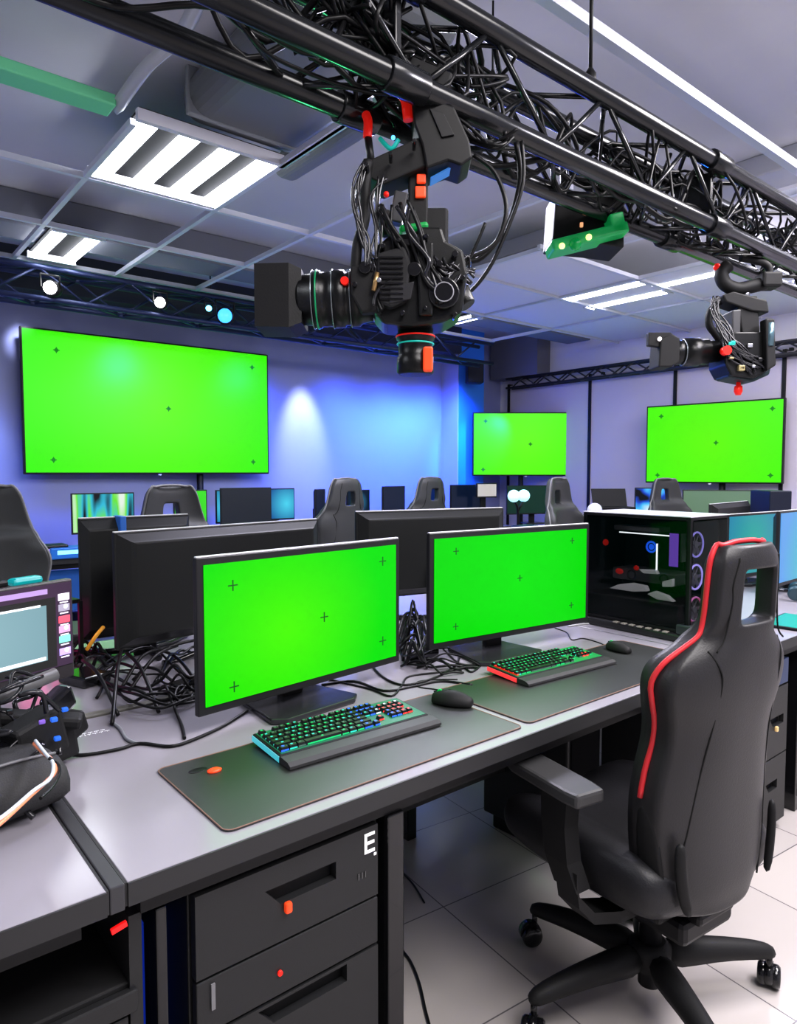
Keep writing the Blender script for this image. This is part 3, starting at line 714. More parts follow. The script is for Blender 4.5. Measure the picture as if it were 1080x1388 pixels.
def mouse(label, loc, rz, s=1.):
    t = thing('computer_mouse', label, 'mouse', loc, rz)
    rings = []
    for k in range(9):
        f = k/8; y = -.06+.12*f; w = .032*math.sin(PI*(.12+.76*f))**.6*(1-.08*math.cos(2*PI*f)); h = .012+.03*math.sin(PI*min(1, (.12+f*.72)))
        rings.append([(w*math.cos(a)*s, y*s, max(0, h*math.sin(a)**.8 if math.sin(a) > 0 else 0)*s) for a in [PI*j/10 for j in range(11)]]+[(0, y*s, 0)])
    B().loft(rings).obj('mouse_shell', BLKM, t, subsurf=1)
    B().cyl((-.004*s, .036*s, .03*s), (.004*s, .036*s, .03*s), .009*s, seg=16).obj('scroll_wheel', M('mouse_green_glow', (0,.3,.05), .3, emit=(0,.35,.06), es=.8), t)
    B().box((0, .03*s, .0355*s), (.001, .05*s, .003), rot=rx3(R(-12))).obj('button_split', CABD, t)
    return t
p = wz(613, 957, DZ); mouse('black mouse with green tinted buttons right of the near keyboard', (p.x, p.y, DZ+.0037), R(28), .95)
p = wz(838, 884, DZ); mouse('small pale lit mouse right of the second keyboard', (p.x, p.y, DZ+.0037), R(-5), .8)

# ------------------------------------------------------------------ glass computer tower
def tower():
    t = thing('computer_tower', 'glass sided black computer tower with glowing fans on the desk', 'computer', (2.485, 1.22, DZ+.0), R(-2))
    W, D, H = .27, .46, .42      # x, y, z ; front faces -Y, glass faces -X
    z0 = .03
    c = B()
    c.box((0, D/2, H-.006+z0), (W, D, .012), bev=.003); c.box((0, D/2, z0+.006), (W, D, .012), bev=.003)
    c.box((W/2-.004, D/2, H/2+z0), (.008, D, H)); c.box((0, D-.004, H/2+z0), (W, .008, H))
    for x, y in ((-W/2+.008, .008), (-W/2+.008, D-.008), (W/2-.008, .008)): c.box((x, y, H/2+z0), (.016, .016, H))
    c.obj('case_frame', BLK, t)
    B().box((0, D/2, H+z0+.001), (W+.006, D+.004, .004), bev=.0015).obj('top_trim', M('bright_trim', (.62,.62,.66), .3, .4), t)
    B().box((0, D/2, .015), (W+.04, D+.03, .03), bev=.008).obj('plinth', M('tower_plinth', (.02,.02,.022), .3), t)
    B().prism([(-.16, -.05), (.14, -.05), (.14, .02), (-.15, .04)], .03, .065, bev=.004).obj('front_shelf', M('front_shelf', (.03,.04,.04), .3), t)
    GL = M('smoked_glass', (.0,.004,.004), .04, alpha=.35, spec=.35)
    B().box((-W/2-.002, D/2, H/2+z0), (.004, D-.02, H-.03)).obj('side_glass', GL, t)
    B().box((0, -.004, H/2+z0), (W-.02, .004, H-.03)).obj('front_glass', GL, t)
    B().box((W/2-.02, D/2, H/2+z0+.05), (.008, D-.06, H-.14)).obj('motherboard', M('dark_board', (.006,.014,.012), .5, noise=.5, nscale=60), t)
    B().box((-.0, D/2+.02, .05+z0), (W-.03, D-.06, .09), bev=.004).obj('power_shroud', BLKM, t)
    gp = B().box((.01, D/2+.01, .175+z0), (.12, .28, .045), bev=.006).obj('graphics_card', M('card_grey', (.10,.10,.11), .35), t)
    for yy in (.15, .29): B().torus((-.052, yy-.0, .175+z0), (1, 0, 0), .017, .003, mat=0).obj('card_fan', BLKG, gp)
    MY = Matrix(((0, 0, 1, 0), (1, 0, 0, 0), (0, 1, 0, 0), (0, 0, 0, 1)))
    SLV = M('silver_panel', (.8,.8,.82), .3, emit=(.5,.5,.52), es=.35)  # slight glow put into the silver to brighten these parts
    B().prism([(.37, .145), (.33, .165), (.27, .178), (.21, .175), (.20, .155), (.26, .145)], -.085, -.06, MY, bev=.003).prism([(.20, .145), (.17, .16), (.12, .15), (.09, .13), (.16, .13)], -.085, -.06, MY, bev=.003).obj('silver_bracket', SLV, t)
    B().prism([(.24, .235), (.17, .24), (.16, .225), (.22, .222)], -.08, -.06, MY, bev=.002).prism([(.14, .2), (.10, .215), (.1, .185), (.14, .18)], -.08, -.06, MY, bev=.002).obj('silver_heatsink', SLV, t)
    B().box((-.09, .21, .375), (.01, .22, .004)).obj('added_case_light', M('inner_light', (1,1,1), .3, emit=(.9,.95,1), es=2.2), t)  # glowing strip added to brighten the dark case interior
    B().box((-.07, .17, .29), (.006, .004, .1)).obj('light_tube', M('inner_light'), t)
    b = B().cyl((.02, .25, .285+z0), (.06, .25, .285+z0), .03, seg=24)
    co_ = b.obj('cpu_cooler', BLKG, t)
    B().torus((.018, .25, .285+z0), (1, 0, 0), .02, .004).cyl((.0185, .25, .285+z0), (.0195, .25, .285+z0), .012, seg=20).obj('cooler_glow', M('cooler_blue', (0,.1,.6), .3, emit=(.02,.16,1), es=1.4), co_)
    for i, yy in enumerate((.13, .145, .16, .175)): B().box((.06, yy, .29+z0), (.06, .006, .11), bev=.001).obj('memory_stick', M('memory_grey', (.16,.17,.18), .3) if i % 3 == 0 else BLK, t)
    for i in range(3):
        z = .075+.12*i+z0
        f = B().torus((-.03, .045, z), (0, 1, 0), .048, .005)
        fo = f.obj('front_fan', BLKG, t)
        B().torus((-.03, .035, z), (0, 1, 0), .045, .0035).obj('fan_ring', M('fan_glow_%d' % i, (.3,.2,.6), .3, emit=((.9,.15,.3), (.45,.4,1), (.35,.35,1))[i], es=(.7, 1.4, .9)[i]), fo)
        bl = B()
        for q in range(7):
            a = 2*PI*q/7; bl.box((-.03+.024*math.cos(a), .042, z+.024*math.sin(a)), (.036, .003, .014), rot=ry3(-a) @ rx3(R(25)))
        bl.cyl((-.03, .034, z), (-.03, .05, z), .013, seg=16)
        bl.obj('fan_blades', M('fan_blades', (.12,.12,.16), .3), fo)
    B().cyl((-.1, .38, .30+z0), (-.095, .38, .30+z0), .013, seg=8).obj('red_knob', RED, t)
    B().sph((-.06, .34, .185+z0), (.006, .018, .012)).obj('red_connector', RED, t)
    B().sph((-.05, .27, .205+z0), (.006, .012, .01)).obj('red_connector', RED, t)
    for q in range(5):
        y0 = .12+.05*q
        B().tube([(.09, y0, .1+z0), (.05, y0+.02, .14+z0), (.06, y0-.03, .2+z0), (.1, y0, .24+z0)], .003, seg=6).obj('inner_cable', CABLE, t)
    B().box((-.02, .27, .36+z0), (.08, .2, .02), bev=.004).obj('radiator', M('radiator_grey', (.12,.12,.13), .4), t)
    B().box((-W/2-.0045, .06, .3+z0), (.002, .035, .12)).obj('purple_strip', M('purple_glow', (.1,.03,.3), .3, emit=(.14,.03,.35), es=.35), t)
    b = B()
    for q in range(9): b.sph((-.1+q*.022+random.uniform(-.004, .004), -.02+random.uniform(-.012, .012), .073), random.uniform(.006, .011), seg=8)
    b.obj('clear_beads', M('clear_beads', (.6,.65,.7), .1), t)
    # brackets sticking out under the case
    b = B()
    for q in range(7): b.box((-W/2-.012, .08+.035*q, .03), (.02, .02, .006), bev=.002)
    b.obj('vent_clips', M('vent_clip', (.3,.28,.24), .4), t)
    return t
tower()

# ------------------------------------------------------------------ gaming chair
NEARP = [(0, .150), (.02, .172), (.06, .19), (.12, .202), (.20, .21), (.27, .212), (.33, .204), (.39, .19), (.44, .194), (.49, .215), (.535, .224), (.575, .206), (.605, .165), (.63, .132), (.655, .119), (.70, .114), (.745, .112), (.775, .11), (.80, .105), (.825, .088)]
FARP = [(0, .150), (.02, .178), (.06, .200), (.12, .212), (.20, .218), (.27, .222), (.33, .215), (.39, .21), (.44, .208), (.49, .22), (.535, .224), (.575, .21), (.605, .19), (.63, .18), (.655, .165), (.70, .15), (.745, .138), (.775, .13), (.80, .12), (.825, .10)]
def backrest(near=True):
    prof = NEARP if near else FARP
    NC = 14
    bm = bmesh.new(); cr = bm.edges.layers.float.new('crease_edge')
    grid = []
    def yb(v): return -.052*v + .018*math.sin(PI*min(1, v/.5))        # gentle lean and lumbar bend
    for v, w in prof:
        row = []
        for j in range(NC+1):
            u = -1+2*j/NC; x = w*u*(1-.02*abs(u))
            head = v > .63
            wrap = (.055 if not head else .03)*abs(u)**2.6
            yr = yb(v) + wrap
            wing = (.10 if not head else .03)
            th = .085 - .035*abs(u)**4 if not head else .052
            if not head and .05 < v < .6: yf = yr+th + wing*max(0, abs(u)-.55)**1.2*.9
            else: yf = yr+th*(.9 if head else 1)
            if v < .03 or v > .82: yf -= .012; yr += .01
            row.append((bm.verts.new((x, yr, v)), bm.verts.new((x, yf, v))))
        grid.append(row)
    kept = set()
    for i in range(len(prof)-1):
        v0 = prof[i][0]; v1 = prof[i+1][0]
        for j in range(NC):
            if .65 <= v0 and v1 <= (.78 if near else .75) and (3 if near else 5) <= j <= (10 if near else 8) and (near or v0 > .69 or True): continue
            kept.add((i, j))
    for (i, j) in kept:
        a, b, c, d = grid[i][j], grid[i][j+1], grid[i+1][j+1], grid[i+1][j]
        bm.faces.new((a[0], b[0], c[0], d[0])); bm.faces.new((d[1], c[1], b[1], a[1]))
        for (di, dj, p, q) in ((-1, 0, a, b), (0, 1, b, c), (1, 0, c, d), (0, -1, d, a)):
            if (i+di, j+dj) not in kept:
                bm.faces.new((p[0], q[0], q[1], p[1]))
                e = bm.edges.get((p[0], q[0]))
                if e: e[cr] = .75
                e = bm.edges.get((p[1], q[1]))
                if e: e[cr] = .5
    return bm, prof, yb
def make_chair(label, accent=True, leath=None):
    leath = leath or LEATH
    t = thing('gaming_chair', label, 'chair')
    SB = .37                       # bottom of backrest
    OFF = -.225
    bm, prof, yb = backrest(accent)
    b = B(); b.bm.free(); b.bm = bm
    back = b.obj('backrest', leath, t, loc=(0, OFF, SB), subsurf=2)
    rp = REDPIPE if accent else M('grey_piping', (.2,.2,.2), .5)
    fy = lambda v: yb(v) + (.107 if v < .55 else (.107-(v-.55)*.5 if v < .63 else .066))
    side = [(w-.001, fy(v)-.004, v) for v, w in prof if v > .24]
    top = [(x, fy(.82)-.014, z) for x, z in ((.078, .824), (.04, .829), (0, .83), (-.04, .829), (-.078, .824))]
    B().tube(side + top + [(-x, y, v) for x, y, v in reversed(side)], .0062, seg=8, sub=3).obj('piping', rp, back, label='red piping' if accent else None)
    for sx in (-1, 1):
        hw = lambda v: next(w for vv, w in prof if vv >= v-.001)
        pts = [(sx*q, yb(v)+.0015+(.055 if v < .63 else .03)*(q/hw(v))**2.6, v) for v, q in ((.605, .135), (.575, .122), (.535, .112), (.44, .115), (.33, .13), (.20, .15), (.12, .165), (.02, .14))]
        B().tube(pts, .0022, seg=6).obj('seam', M('seam_black', (.004,.004,.004), .8), back)
        pts = [(sx*q, yb(v)+.001+.03*(q/hw(v))**2.6, v) for v, q in ((.605, .13), (.63, .105), (.70, .088), (.745, .088), (.80, .075))]
        B().tube(pts, .002, seg=6).obj('seam', M('seam_black'), back)
        # thin plastic covers hugging the lower sides
        B().loft([[(sx*(w+g), yb(v)+y0, v), (sx*(w+g+.012), yb(v)+y0+.006, v), (sx*(w+g+.012), yb(v)+y1-.006, v), (sx*(w+g), yb(v)+y1, v)] for v, w, g, y0, y1 in ((.0, .14, .0, .05, .10), (.06, .182, -.002, .045, .11), (.12, .194, -.002, .04, .12), (.20, .20, -.002, .05, .125), (.27, .2, -.004, .085, .12))], smooth=False).obj('side_cover', BLKM, back, subsurf=1)
        B().loft([[(sx*(x-.012), yb(v)+.0, v), (sx*(x+.012), yb(v)+.012, v), (sx*(x+.014), yb(v)+.03, v), (sx*(x-.012), yb(v)+.03, v)] for v, x in ((.02, .152), (.08, .172), (.14, .182), (.20, .18))], smooth=False).obj('rear_cover', BLKM, back, subsurf=1)
    # seat cushion
    n = []
    SW, SD = .255, .25
    for k in range(9):
        f = k/8; y = -.20+.53*f; z = .10*0
        top = .475+.012*math.sin(PI*f); bot = .35
        if k == 0: top -= .03; bot += .03
        if k == 8: top -= .035; bot += .03
        if k == 7: bot += .005
        w = SW*(.93+.07*math.sin(PI*f)) if k not in (0, 8) else SW*.9
        n.append([(-w, y, bot+.03), (-w-.004, y, top-.005), (-w+.025, y, top+.025), (-w*.62, y, top+.012), (-w*.5, y, top-.012), (0, y, top-.016), (w*.5, y, top-.012), (w*.62, y, top+.012), (w-.025, y, top+.025), (w+.004, y, top-.005), (w, y, bot+.03), (w*.7, y, bot), (0, y, bot-.004), (-w*.7, y, bot)])
    B().loft(n).obj('seat', LEATH2, t, subsurf=2)
    B().box((0, .02, .342), (.30, .30, .03), bev=.01).obj('seat_pan', BLKM, t)
    B().box((0, -.03, .30), (.2, .26, .06), bev=.015).obj('tilt_mechanism', BLK, t)
    B().box((0, -.13, .335), (.14, .1, .03), bev=.01).obj('back_bracket', BLK, t)
    # armrests
    for sx in (-1, 1):
        a = B().prism([(-.04, -.12), (.04, -.12), (.046, -.08), (.046, .1), (.03, .15), (-.03, .15), (-.046, .1), (-.046, -.08)], 0, .032, Matrix.Translation((sx*.30, .05, .625)) @ Matrix.Rotation(sx*R(-5)*-1, 4, 'Z'), bev=.008)
        ar = a.obj('armrest', M('armrest_grey', (.05,.05,.052), .45), t)
        B().loft([[(sx*(x-w), y-d, z), (sx*(x+w), y-d, z), (sx*(x+w), y+d, z), (sx*(x-w), y+d, z)] for x, y, z, w, d in ((.30, .03, .625, .022, .04), (.302, .03, .55, .022, .036), (.30, .02, .47, .023, .034), (.29, .0, .41, .022, .034))], smooth=False).obj('arm_post', BLKM, ar)
        B().loft([[(sx*x, y-.032, z-.014), (sx*x, y+.032, z-.014), (sx*x, y+.032, z+.014), (sx*x, y-.032, z+.014)] for x, y, z in ((.31, 0.0, .44), (.30, 0, .385), (.26, -.01, .34), (.18, -.02, .32), (.08, -.02, .315))], smooth=False).obj('arm_bracket', BLKM, ar)
    B().lathe([(.028, 0), (.028, .16), (.04, .17), (.04, .25)], (0, 0, .055)).obj('gas_column', BLK, t)
    B().lathe([(.03, 0), (.05, .01), (.052, .06), (.036, .075)], (0, 0, .095)).obj('base_hub', BLKM, t)
    return t
def add_base(t, angs, Rr=.335):
    for a in angs:
        a = R(a); d = Vector((math.cos(a), math.sin(a), 0)); nrm = Vector((-d.y, d.x, 0))
        rings = []
        for s, w, z0, z1 in ((.02, .05, .085, .175), (.12, .043, .095, .165), (.22, .036, .095, .15), (.31, .03, .085, .132), (Rr+.018, .022, .08, .115)):
            rings.append([d*s-nrm*w+Vector((0, 0, z0)), d*s+nrm*w+Vector((0, 0, z0)), d*s+nrm*w*.7+Vector((0, 0, z1)), d*s-nrm*w*.7+Vector((0, 0, z1))])
        lg = B().loft(rings, smooth=False).obj('base_leg', BLKM, t, subsurf=1)
        c = d*Rr
        b = B().cyl(c+Vector((0, 0, .05)), c+Vector((0, 0, .095)), .008, seg=12)
        off = Vector((math.cos(a+.9), math.sin(a+.9), 0)); cc = c+off*.012; ax = Vector((-off.y, off.x, 0))
        for q in (-1, 1): b.lathe([(.012, 0), (.026, .001), (.029, .006), (.029, .016), (.024, .022), (.01, .023)], cc+ax*q*.005+Vector((0, 0, .0295)), ax*q, seg=24)
        b.cyl(cc-ax*.01+Vector((0, 0, .034)), cc+ax*.01+Vector((0, 0, .034)), .03, seg=20)
        b.obj('caster', BLKG, lg)
ch = make_chair('black gaming chair with red piping, pulled up to the middle desk')
ROTC = R(-6)
add_base(ch, [a+6 for a in (-31, 35, 98, 160, 240)])
ch.location = (1.572, .90, 0); ch.rotation_euler = (0, 0, ROTC)

far = make_chair('x', accent=False, leath=M('grey_leatherette', (.05,.052,.052), .5, bump=.2, nscale=200))
add_base(far, (18, 90, 162, 234, 306))
FC = [((.49, 3.15), 172, 1.08, 'dark gaming chair at the left frame edge, behind the desk rows'), ((1.37, 3.2), 186, 1.07, 'dark gaming chair rising behind the monitor with the blue strap'),
      ((2.77, 4.2), 10, 1.09, 'black gaming chair seen from behind, left of two before the blue wall'), ((3.86, 4.5), 5, 1.09, 'black gaming chair seen from behind, nearest the blue column'),
      ((4.22, 2.98), 190, 1.09, 'grey topped gaming chair below the mid sized corner screen'), ((5.62, 2.98), 165, 1.08, 'grey topped gaming chair below the right green screen')]
for i, ((x, y), rz, s, lab) in enumerate(FC):
    c = far if i == 0 else copy_tree(far)
    c.location = (x, y, 0); c.rotation_euler = (0, 0, R(rz)); c['label'] = lab; c['group'] = 'gaming chairs in the background'; c.scale = (s*.98, s*.98, s)

# ------------------------------------------------------------------ camera rigs (built in metres, x right, y away, z up around the camera body)
def rig_frame(px, py, D):
    d = ray(px, py); d = d/ d.dot(FW); p = Vector((0, 0, CAMZ)) + d*D
    return p
AZR = AZ - PI/2
D1 = 1.80; S = D1/941.
o1 = rig_frame(560, 400, D1)
cam1 = thing('camera_rig', 'large black camera rig with long lens hanging from the overhead truss', 'camera', o1, AZR)
def L(x, y, dy=0.): return Vector(((x-560)*S, dy, (400-y)*S))
PR = .0
# lens hood: square matte box
b = B()
r0 = [L(351, 367, -.05), L(351, 367, .07), L(351, 448, .07), L(351, 448, -.05)]
b.loft([[L(351, 367, -.06), L(351, 367, .08), L(351, 448, .08), L(351, 448, -.06)], [L(396, 366, -.06), L(396, 366, .08), L(396, 449, .08), L(396, 449, -.06)], [L(412, 372, -.05), L(412, 372, .07), L(412, 442, .07), L(412, 442, -.05)]], smooth=False)
mb = b.obj('matte_box', M('matte_box', (.012,.012,.013), .5, spec=.35, bump=.2, nscale=200), cam1)
axd = (L(490, 405)-L(410, 407)).normalized()
cen = L(405, 407)
k_ = S
B().lathe([(30*k_, 0), (33*k_, 4*k_), (34*k_, 18*k_), (37*k_, 20*k_), (38*k_, 24*k_), (38*k_, 30*k_), (36*k_, 31*k_), (36*k_, 46*k_), (38*k_, 47*k_), (38*k_, 62*k_), (35*k_, 64*k_), (35*k_, 70*k_), (37*k_, 71*k_), (37*k_, 82*k_), (33*k_, 86*k_), (30*k_, 100*k_)], cen, axd, seg=48).obj('lens_barrel', CAMB, cam1)
rg = B()
for x in (20, 47, 71): rg.torus(cen+axd*x*k_, axd, (38.3 if x != 71 else 37.3)*k_, .9*k_, seg=48, seg2=6)
rg.obj('lens_ring', M('lens_ring_rim', (.25,.28,.3), .25, .6), cam1)
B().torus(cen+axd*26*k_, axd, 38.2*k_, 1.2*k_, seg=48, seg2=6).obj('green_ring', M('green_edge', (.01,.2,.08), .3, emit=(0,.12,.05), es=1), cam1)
B().cyl(L(470, 391, -.075), L(470, 391, -.05), 5.5*k_, seg=16, bev=.001).obj('red_knob', RED, cam1)
# camera body
b = B()
bp = [L(512, 345), L(530, 332), L(562, 330), L(566, 322), L(596, 322), L(602, 340), L(624, 352), L(630, 380), L(624, 430), L(600, 444), L(560, 450), L(520, 446), L(506, 430), L(508, 380)]
MX = Matrix.Rotation(PI/2, 4, 'X')
b.prism([(v.x, v.z) for v in bp], -.075, .075, MX, bev=.008)
b.obj('camera_body', CAMB, cam1)
b = B(); b.prism([(L(x, y).x, L(x, y).z) for x, y in ((512, 360), (548, 350), (556, 372), (552, 420), (530, 430), (512, 422))], .07, .10, MX, bev=.008); b.obj('hand_grip', M('grip_rubber', (.01,.01,.012), .7, bump=.5, nscale=500), cam1)
b = B(); b.prism([(L(x, y).x, L(x, y).z) for x, y in ((562, 345), (585, 345), (585, 438), (566, 438))], .07, .095, MX, bev=.006); b.obj('battery_grip', CAMB, cam1)
B().cyl(L(598, 410, -.075), L(598, 410, -.1), 20*k_, seg=32, bev=.003).cyl(L(598, 410, -.1), L(598, 410, -.108), 13*k_, seg=32, bev=.002).obj('mode_dial', BLKG, cam1)
B().torus(L(598, 410, -.108), (0, 1, 0), 12*k_, .8*k_).obj('dial_rim', M('dial_grey', (.3,.3,.33), .3), cam1)
B().cyl(L(560, 380, -.08), L(560, 380, -.1), 9*k_, seg=24, bev=.002).obj('side_button', BLKG, cam1)
b = B(); b.prism([(L(x, y).x, L(x, y).z) for x, y in ((530, 402), (560, 396), (556, 418), (528, 424))], .095, .102, MX, bev=.002); b.obj('side_plate', M('side_plate', (.03,.03,.033), .3), cam1)
B().cyl(L(620, 398, -.02), L(632, 418, -.03), 16*k_, 12*k_, seg=24, bev=.003).obj('viewfinder', CAMB, cam1)
# sensor collar under body
ax2 = Vector((0, 0, -1))
B().lathe([(22*k_, 0), (24*k_, 6*k_), (24*k_, 14*k_), (26*k_, 15*k_), (26*k_, 22*k_), (23*k_, 24*k_), (23*k_, 44*k_), (25*k_, 46*k_), (25*k_, 66*k_), (22*k_, 69*k_)], L(563, 438), ax2, seg=32).obj('lower_pod', CAMB, cam1)
B().torus(L(563, 456), ax2, 26*k_, 1.2*k_).obj('red_ring', RED, cam1)
B().torus(L(563, 466), ax2, 24.5*k_, 1.2*k_).obj('teal_ring', M('teal_rim', (.02,.4,.35), .3, emit=(.0,.25,.2), es=.7), cam1)
B().box(L(579, 490, -.045), (13*k_, .03, 32*k_), bev=.005).obj('orange_tab', ORG, cam1)
# bracket lens side: pivot block, arm, gold screw
b = B(); b.prism([(L(x, y).x, L(x, y).z) for x, y in ((478, 375), (520, 368), (530, 400), (520, 432), (492, 434), (478, 410))], .05, .09, MX, bev=.005); b.obj('pivot_block', BLKM, cam1)
B().cyl(L(497, 378, -.09), L(497, 378, -.1), 8*k_, seg=20, bev=.002).obj('pivot_cap', BLKG, cam1)
B().cyl(L(508, 408, -.1), L(513, 385, -.1), 3.2*k_, seg=12).obj('brass_screw', M('brass', (.5,.33,.15), .3, .8), cam1)
b = B(); b.tube([L(500, 235, -.05), L(497, 270, -.06), L(496, 310, -.06), L(487, 345, -.07), L(484, 380, -.07)], 7*k_, seg=8); b.obj('lens_arm', BLKM, cam1)
# post from top plate to body
b = B().box(L(566, 275, 0), (26*k_, .05, 95*k_), bev=.005); b.box(L(590, 320, .02), (34*k_, .06, 70*k_), bev=.008); b.obj('support_post', BLKM, cam1)
B().box(L(560, 320, -.04), (38*k_, .05, 9*k_), rot=ry3(R(-8)), bev=.007).obj('reflection_plate', M('green_lit_plate', (.01,.25,.06), .4, emit=(.0,.2,.04), es=.6), cam1)  # green reflection on the plate put into its colour and glow
B().box(L(570, 253, -.03), (12*k_, .01, 12*k_), bev=.003).obj('orange_button', ORG, cam1)
B().box(L(569, 270, -.03), (14*k_, .01, 15*k_), bev=.003).obj('orange_button', ORG, cam1)
b = B().box(L(540, 290, -.02), (18*k_, .04, 40*k_), rot=ry3(R(12)), bev=.004); b.obj('inner_link', M('link_grey', (.06,.06,.065), .3), cam1)
# top plate (tilted) and clamp box
b = B(); b.prism([(L(x, y).x, L(x, y).z) for x, y in ((490, 238), (580, 198), (584, 222), (576, 240), (520, 264), (494, 252))], -.05, .05, MX, bev=.004); b.obj('top_plate', BLKM, cam1)
b = B(); b.prism([(L(x, y).x, L(x, y).z) for x, y in ((556, 148), (612, 168), (632, 210), (636, 232), (622, 242), (604, 236), (576, 246), (570, 215), (560, 190))], -.06, .06, MX, bev=.005); b.obj('clamp_box', M('clamp_box', (.009,.009,.01), .45, spec=.35), cam1)
b = B(); b.prism([(L(x, y).x, L(x, y).z) for x, y in ((580, 172), (598, 178), (612, 205), (596, 208), (588, 190))], .06, .066, MX, bev=.001); b.obj('clamp_cover', BLK, cam1)
B().box(L(602, 240, .0), (44*k_, .05, 2.5*k_), rot=ry3(R(-28)), bev=.002).obj('blue_lit_edge', M('blue_edge', (.05,.2,.5), .3, emit=(.05,.2,.55), es=.7), cam1)  # blue light along the clamp edge put in as a glowing bar
B().tube([L(497, 168, -.02), L(500, 180, -.03), L(499, 200, -.03)], 6*k_, seg=10).obj('red_clamp_handle', RED, cam1)
B().tube([L(500, 200, -.03), L(505, 238, -.03)], 5*k_, seg=8, smooth=False).obj('clamp_stem', BLK, cam1)
B().tube([L(545, 142, -.02), L(550, 155, -.03), L(553, 178, -.03)], 7*k_, seg=10).obj('red_clamp_handle', RED, cam1)
B().tube([L(515, 196, -.01), L(530, 212, -.02), L(540, 200, -.02)], 3*k_, seg=8).obj('green_wire', M('teal_rim'), cam1)
B().sph(L(533, 200, -.03), 3*k_, seg=10).obj('blue_glow', M('blue_led_pt', (.1,.4,1), .3, emit=(.1,.45,1), es=2.5), cam1)
B().box(L(575, 130, 0.02), (60*k_, .12, 46*k_), rot=ry3(R(22)), bev=.006).obj('truss_clamp', BLKM, cam1)
B().sph(L(524, 277, -.05), 4*k_, seg=10).obj('red_button', RED, cam1)
B().cyl(L(520, 300, -.05), L(526, 330, -.05), 9*k_, 7*k_, seg=14).obj('cable_gland', BLKM, cam1)
for i in range(11):
    j = lambda a: random.uniform(-a, a)
    if i < 6: pts = [L(495+j(6), 245+j(4), -.08), L(487+j(6), 275+j(8), -.09), L(489+j(6), 310+j(5), -.09), L(500+j(8), 345+j(6), -.09), L(505+j(9), 372+j(5), -.1)]
    else: pts = [L(520+j(6), 262+j(5), -.07), L(508+j(8), 290+j(6), -.08), L(512+j(8), 325+j(8), -.08), L(505+j(12), 360+j(8), -.09), L(515+j(12), 385+j(8), -.09)]
    B().tube(pts, 1.7*k_, seg=6).obj('wire', M('wire_gloss', (.02,.02,.024), .2), cam1)
for i, pts in enumerate(([(700, 192), (706, 240), (690, 300), (655, 345), (625, 352), (606, 372), (600, 392)], [(706, 195), (708, 250), (688, 310), (665, 360), (640, 392), (628, 392)], [(640, 218), (668, 240), (684, 285), (672, 330), (640, 350), (612, 352)], [(600, 380), (625, 370), (640, 345), (655, 310)])):
    B().tube([L(x, y, .03-.02*i) for x, y in pts], (3.6, 2.6, 3., 2.2)[i]*k_, seg=8).obj('hanging_cable', CABLE, cam1)
for i in range(16):
    j = lambda a: random.uniform(-a, a)
    pts = [L(590+j(14), 372+j(12), -.08), L(600+j(14), 385+j(16), -.09), L(620+j(10), 368+j(12), -.06), L(636+j(6), 380+j(14), -.03)]
    B().tube(pts, 1.8*k_, seg=6).obj('wire', M('wire_gloss'), cam1)

# small fittings over the body and mount
for (x, y, r_) in ((520, 352, 3), (540, 345, 2.5), (575, 340, 3), (612, 362, 4), (622, 392, 3), (612, 438, 3), (592, 374, 4), (545, 436, 3), (574, 430, 2.5), (515, 395, 3), (500, 252, 2.5), (530, 238, 2.5), (560, 222, 2.5), (484, 400, 3)):
    B().cyl(L(x, y, -.108), L(x, y, -.06), r_*k_, seg=14, bev=.0008).obj('fitting', (BLKG, STEEL, BLKG)[(x+y) % 3], cam1)
rdg = B()
for q in range(9): rdg.box(L(531, 366+q*6.5, -.103), (30*k_, .004, 2.2*k_), bev=.0008)
rdg.obj('grip_ridges', BLKG, cam1)
B().box(L(580, 326, -.03), (34*k_, .05, 8*k_), bev=.003).obj('accessory_shoe', BLKG, cam1)
B().box(L(548, 344, -.083), (26*k_, .01, 7*k_), bev=.002).obj('name_plate', M('plate_grey', (.09,.09,.1), .3), cam1)
rc = random.Random(21)
for i in range(10):
    j = lambda a: rc.uniform(-a, a)
    p_ = [(548, 300), (560, 335), (575, 365), (585, 395), (600, 420)] if i % 2 else [(520, 300), (530, 330), (545, 372), (525, 410), (510, 432)]
    B().tube([L(x+j(12), y+j(7), -.095+j(.012)) for x, y in p_], rc.choice((1.6, 2.4, 3))*k_, seg=6).obj('wire', CABLE if i % 3 else M('wire_gloss'), cam1)
for i in range(8):
    j = lambda a: rc.uniform(-a, a)
    B().tube([L(x+j(9), y+j(6), .0+j(.04)) for x, y in ((560, 150), (585, 160), (610, 175), (640, 195), (668, 205), (690, 190))], 2.4*k_, seg=6).obj('wire', CABLE, cam1)

# second camera
D2 = 2.95; S2 = D2/941.
o2 = rig_frame(1000, 470, D2)
cam2 = thing('camera_rig', 'smaller black camera rig hanging at the right end of the truss', 'camera', o2, AZR)
def L2(x, y, dy=0.): return Vector(((x-1000)*S2, dy, (470-y)*S2))
def pr2(name, pts, y0, y1, mat, bev=.006, par=None): 
    b = B(); b.prism([(L2(x, y).x, L2(x, y).z) for x, y in pts], y0, y1, MX, bev=bev); return b.obj(name, mat, par or cam2)
pr2('camera_body', ((972, 462), (985, 455), (1025, 455), (1033, 470), (1030, 505), (1010, 516), (980, 512), (972, 498)), -.08, .08, CAMB)
pr2('hand_grip', ((1018, 440), (1030, 440), (1034, 500), (1022, 508)), .06, .11, BLKM)
pr2('battery_pack', ((982, 425), (994, 424), (994, 462), (983, 462)), -.05, .06, M('battery_grey', (.05,.05,.055), .4))
axb = (L2(975, 476)-L2(905, 478)).normalized(); c2 = L2(912, 478)
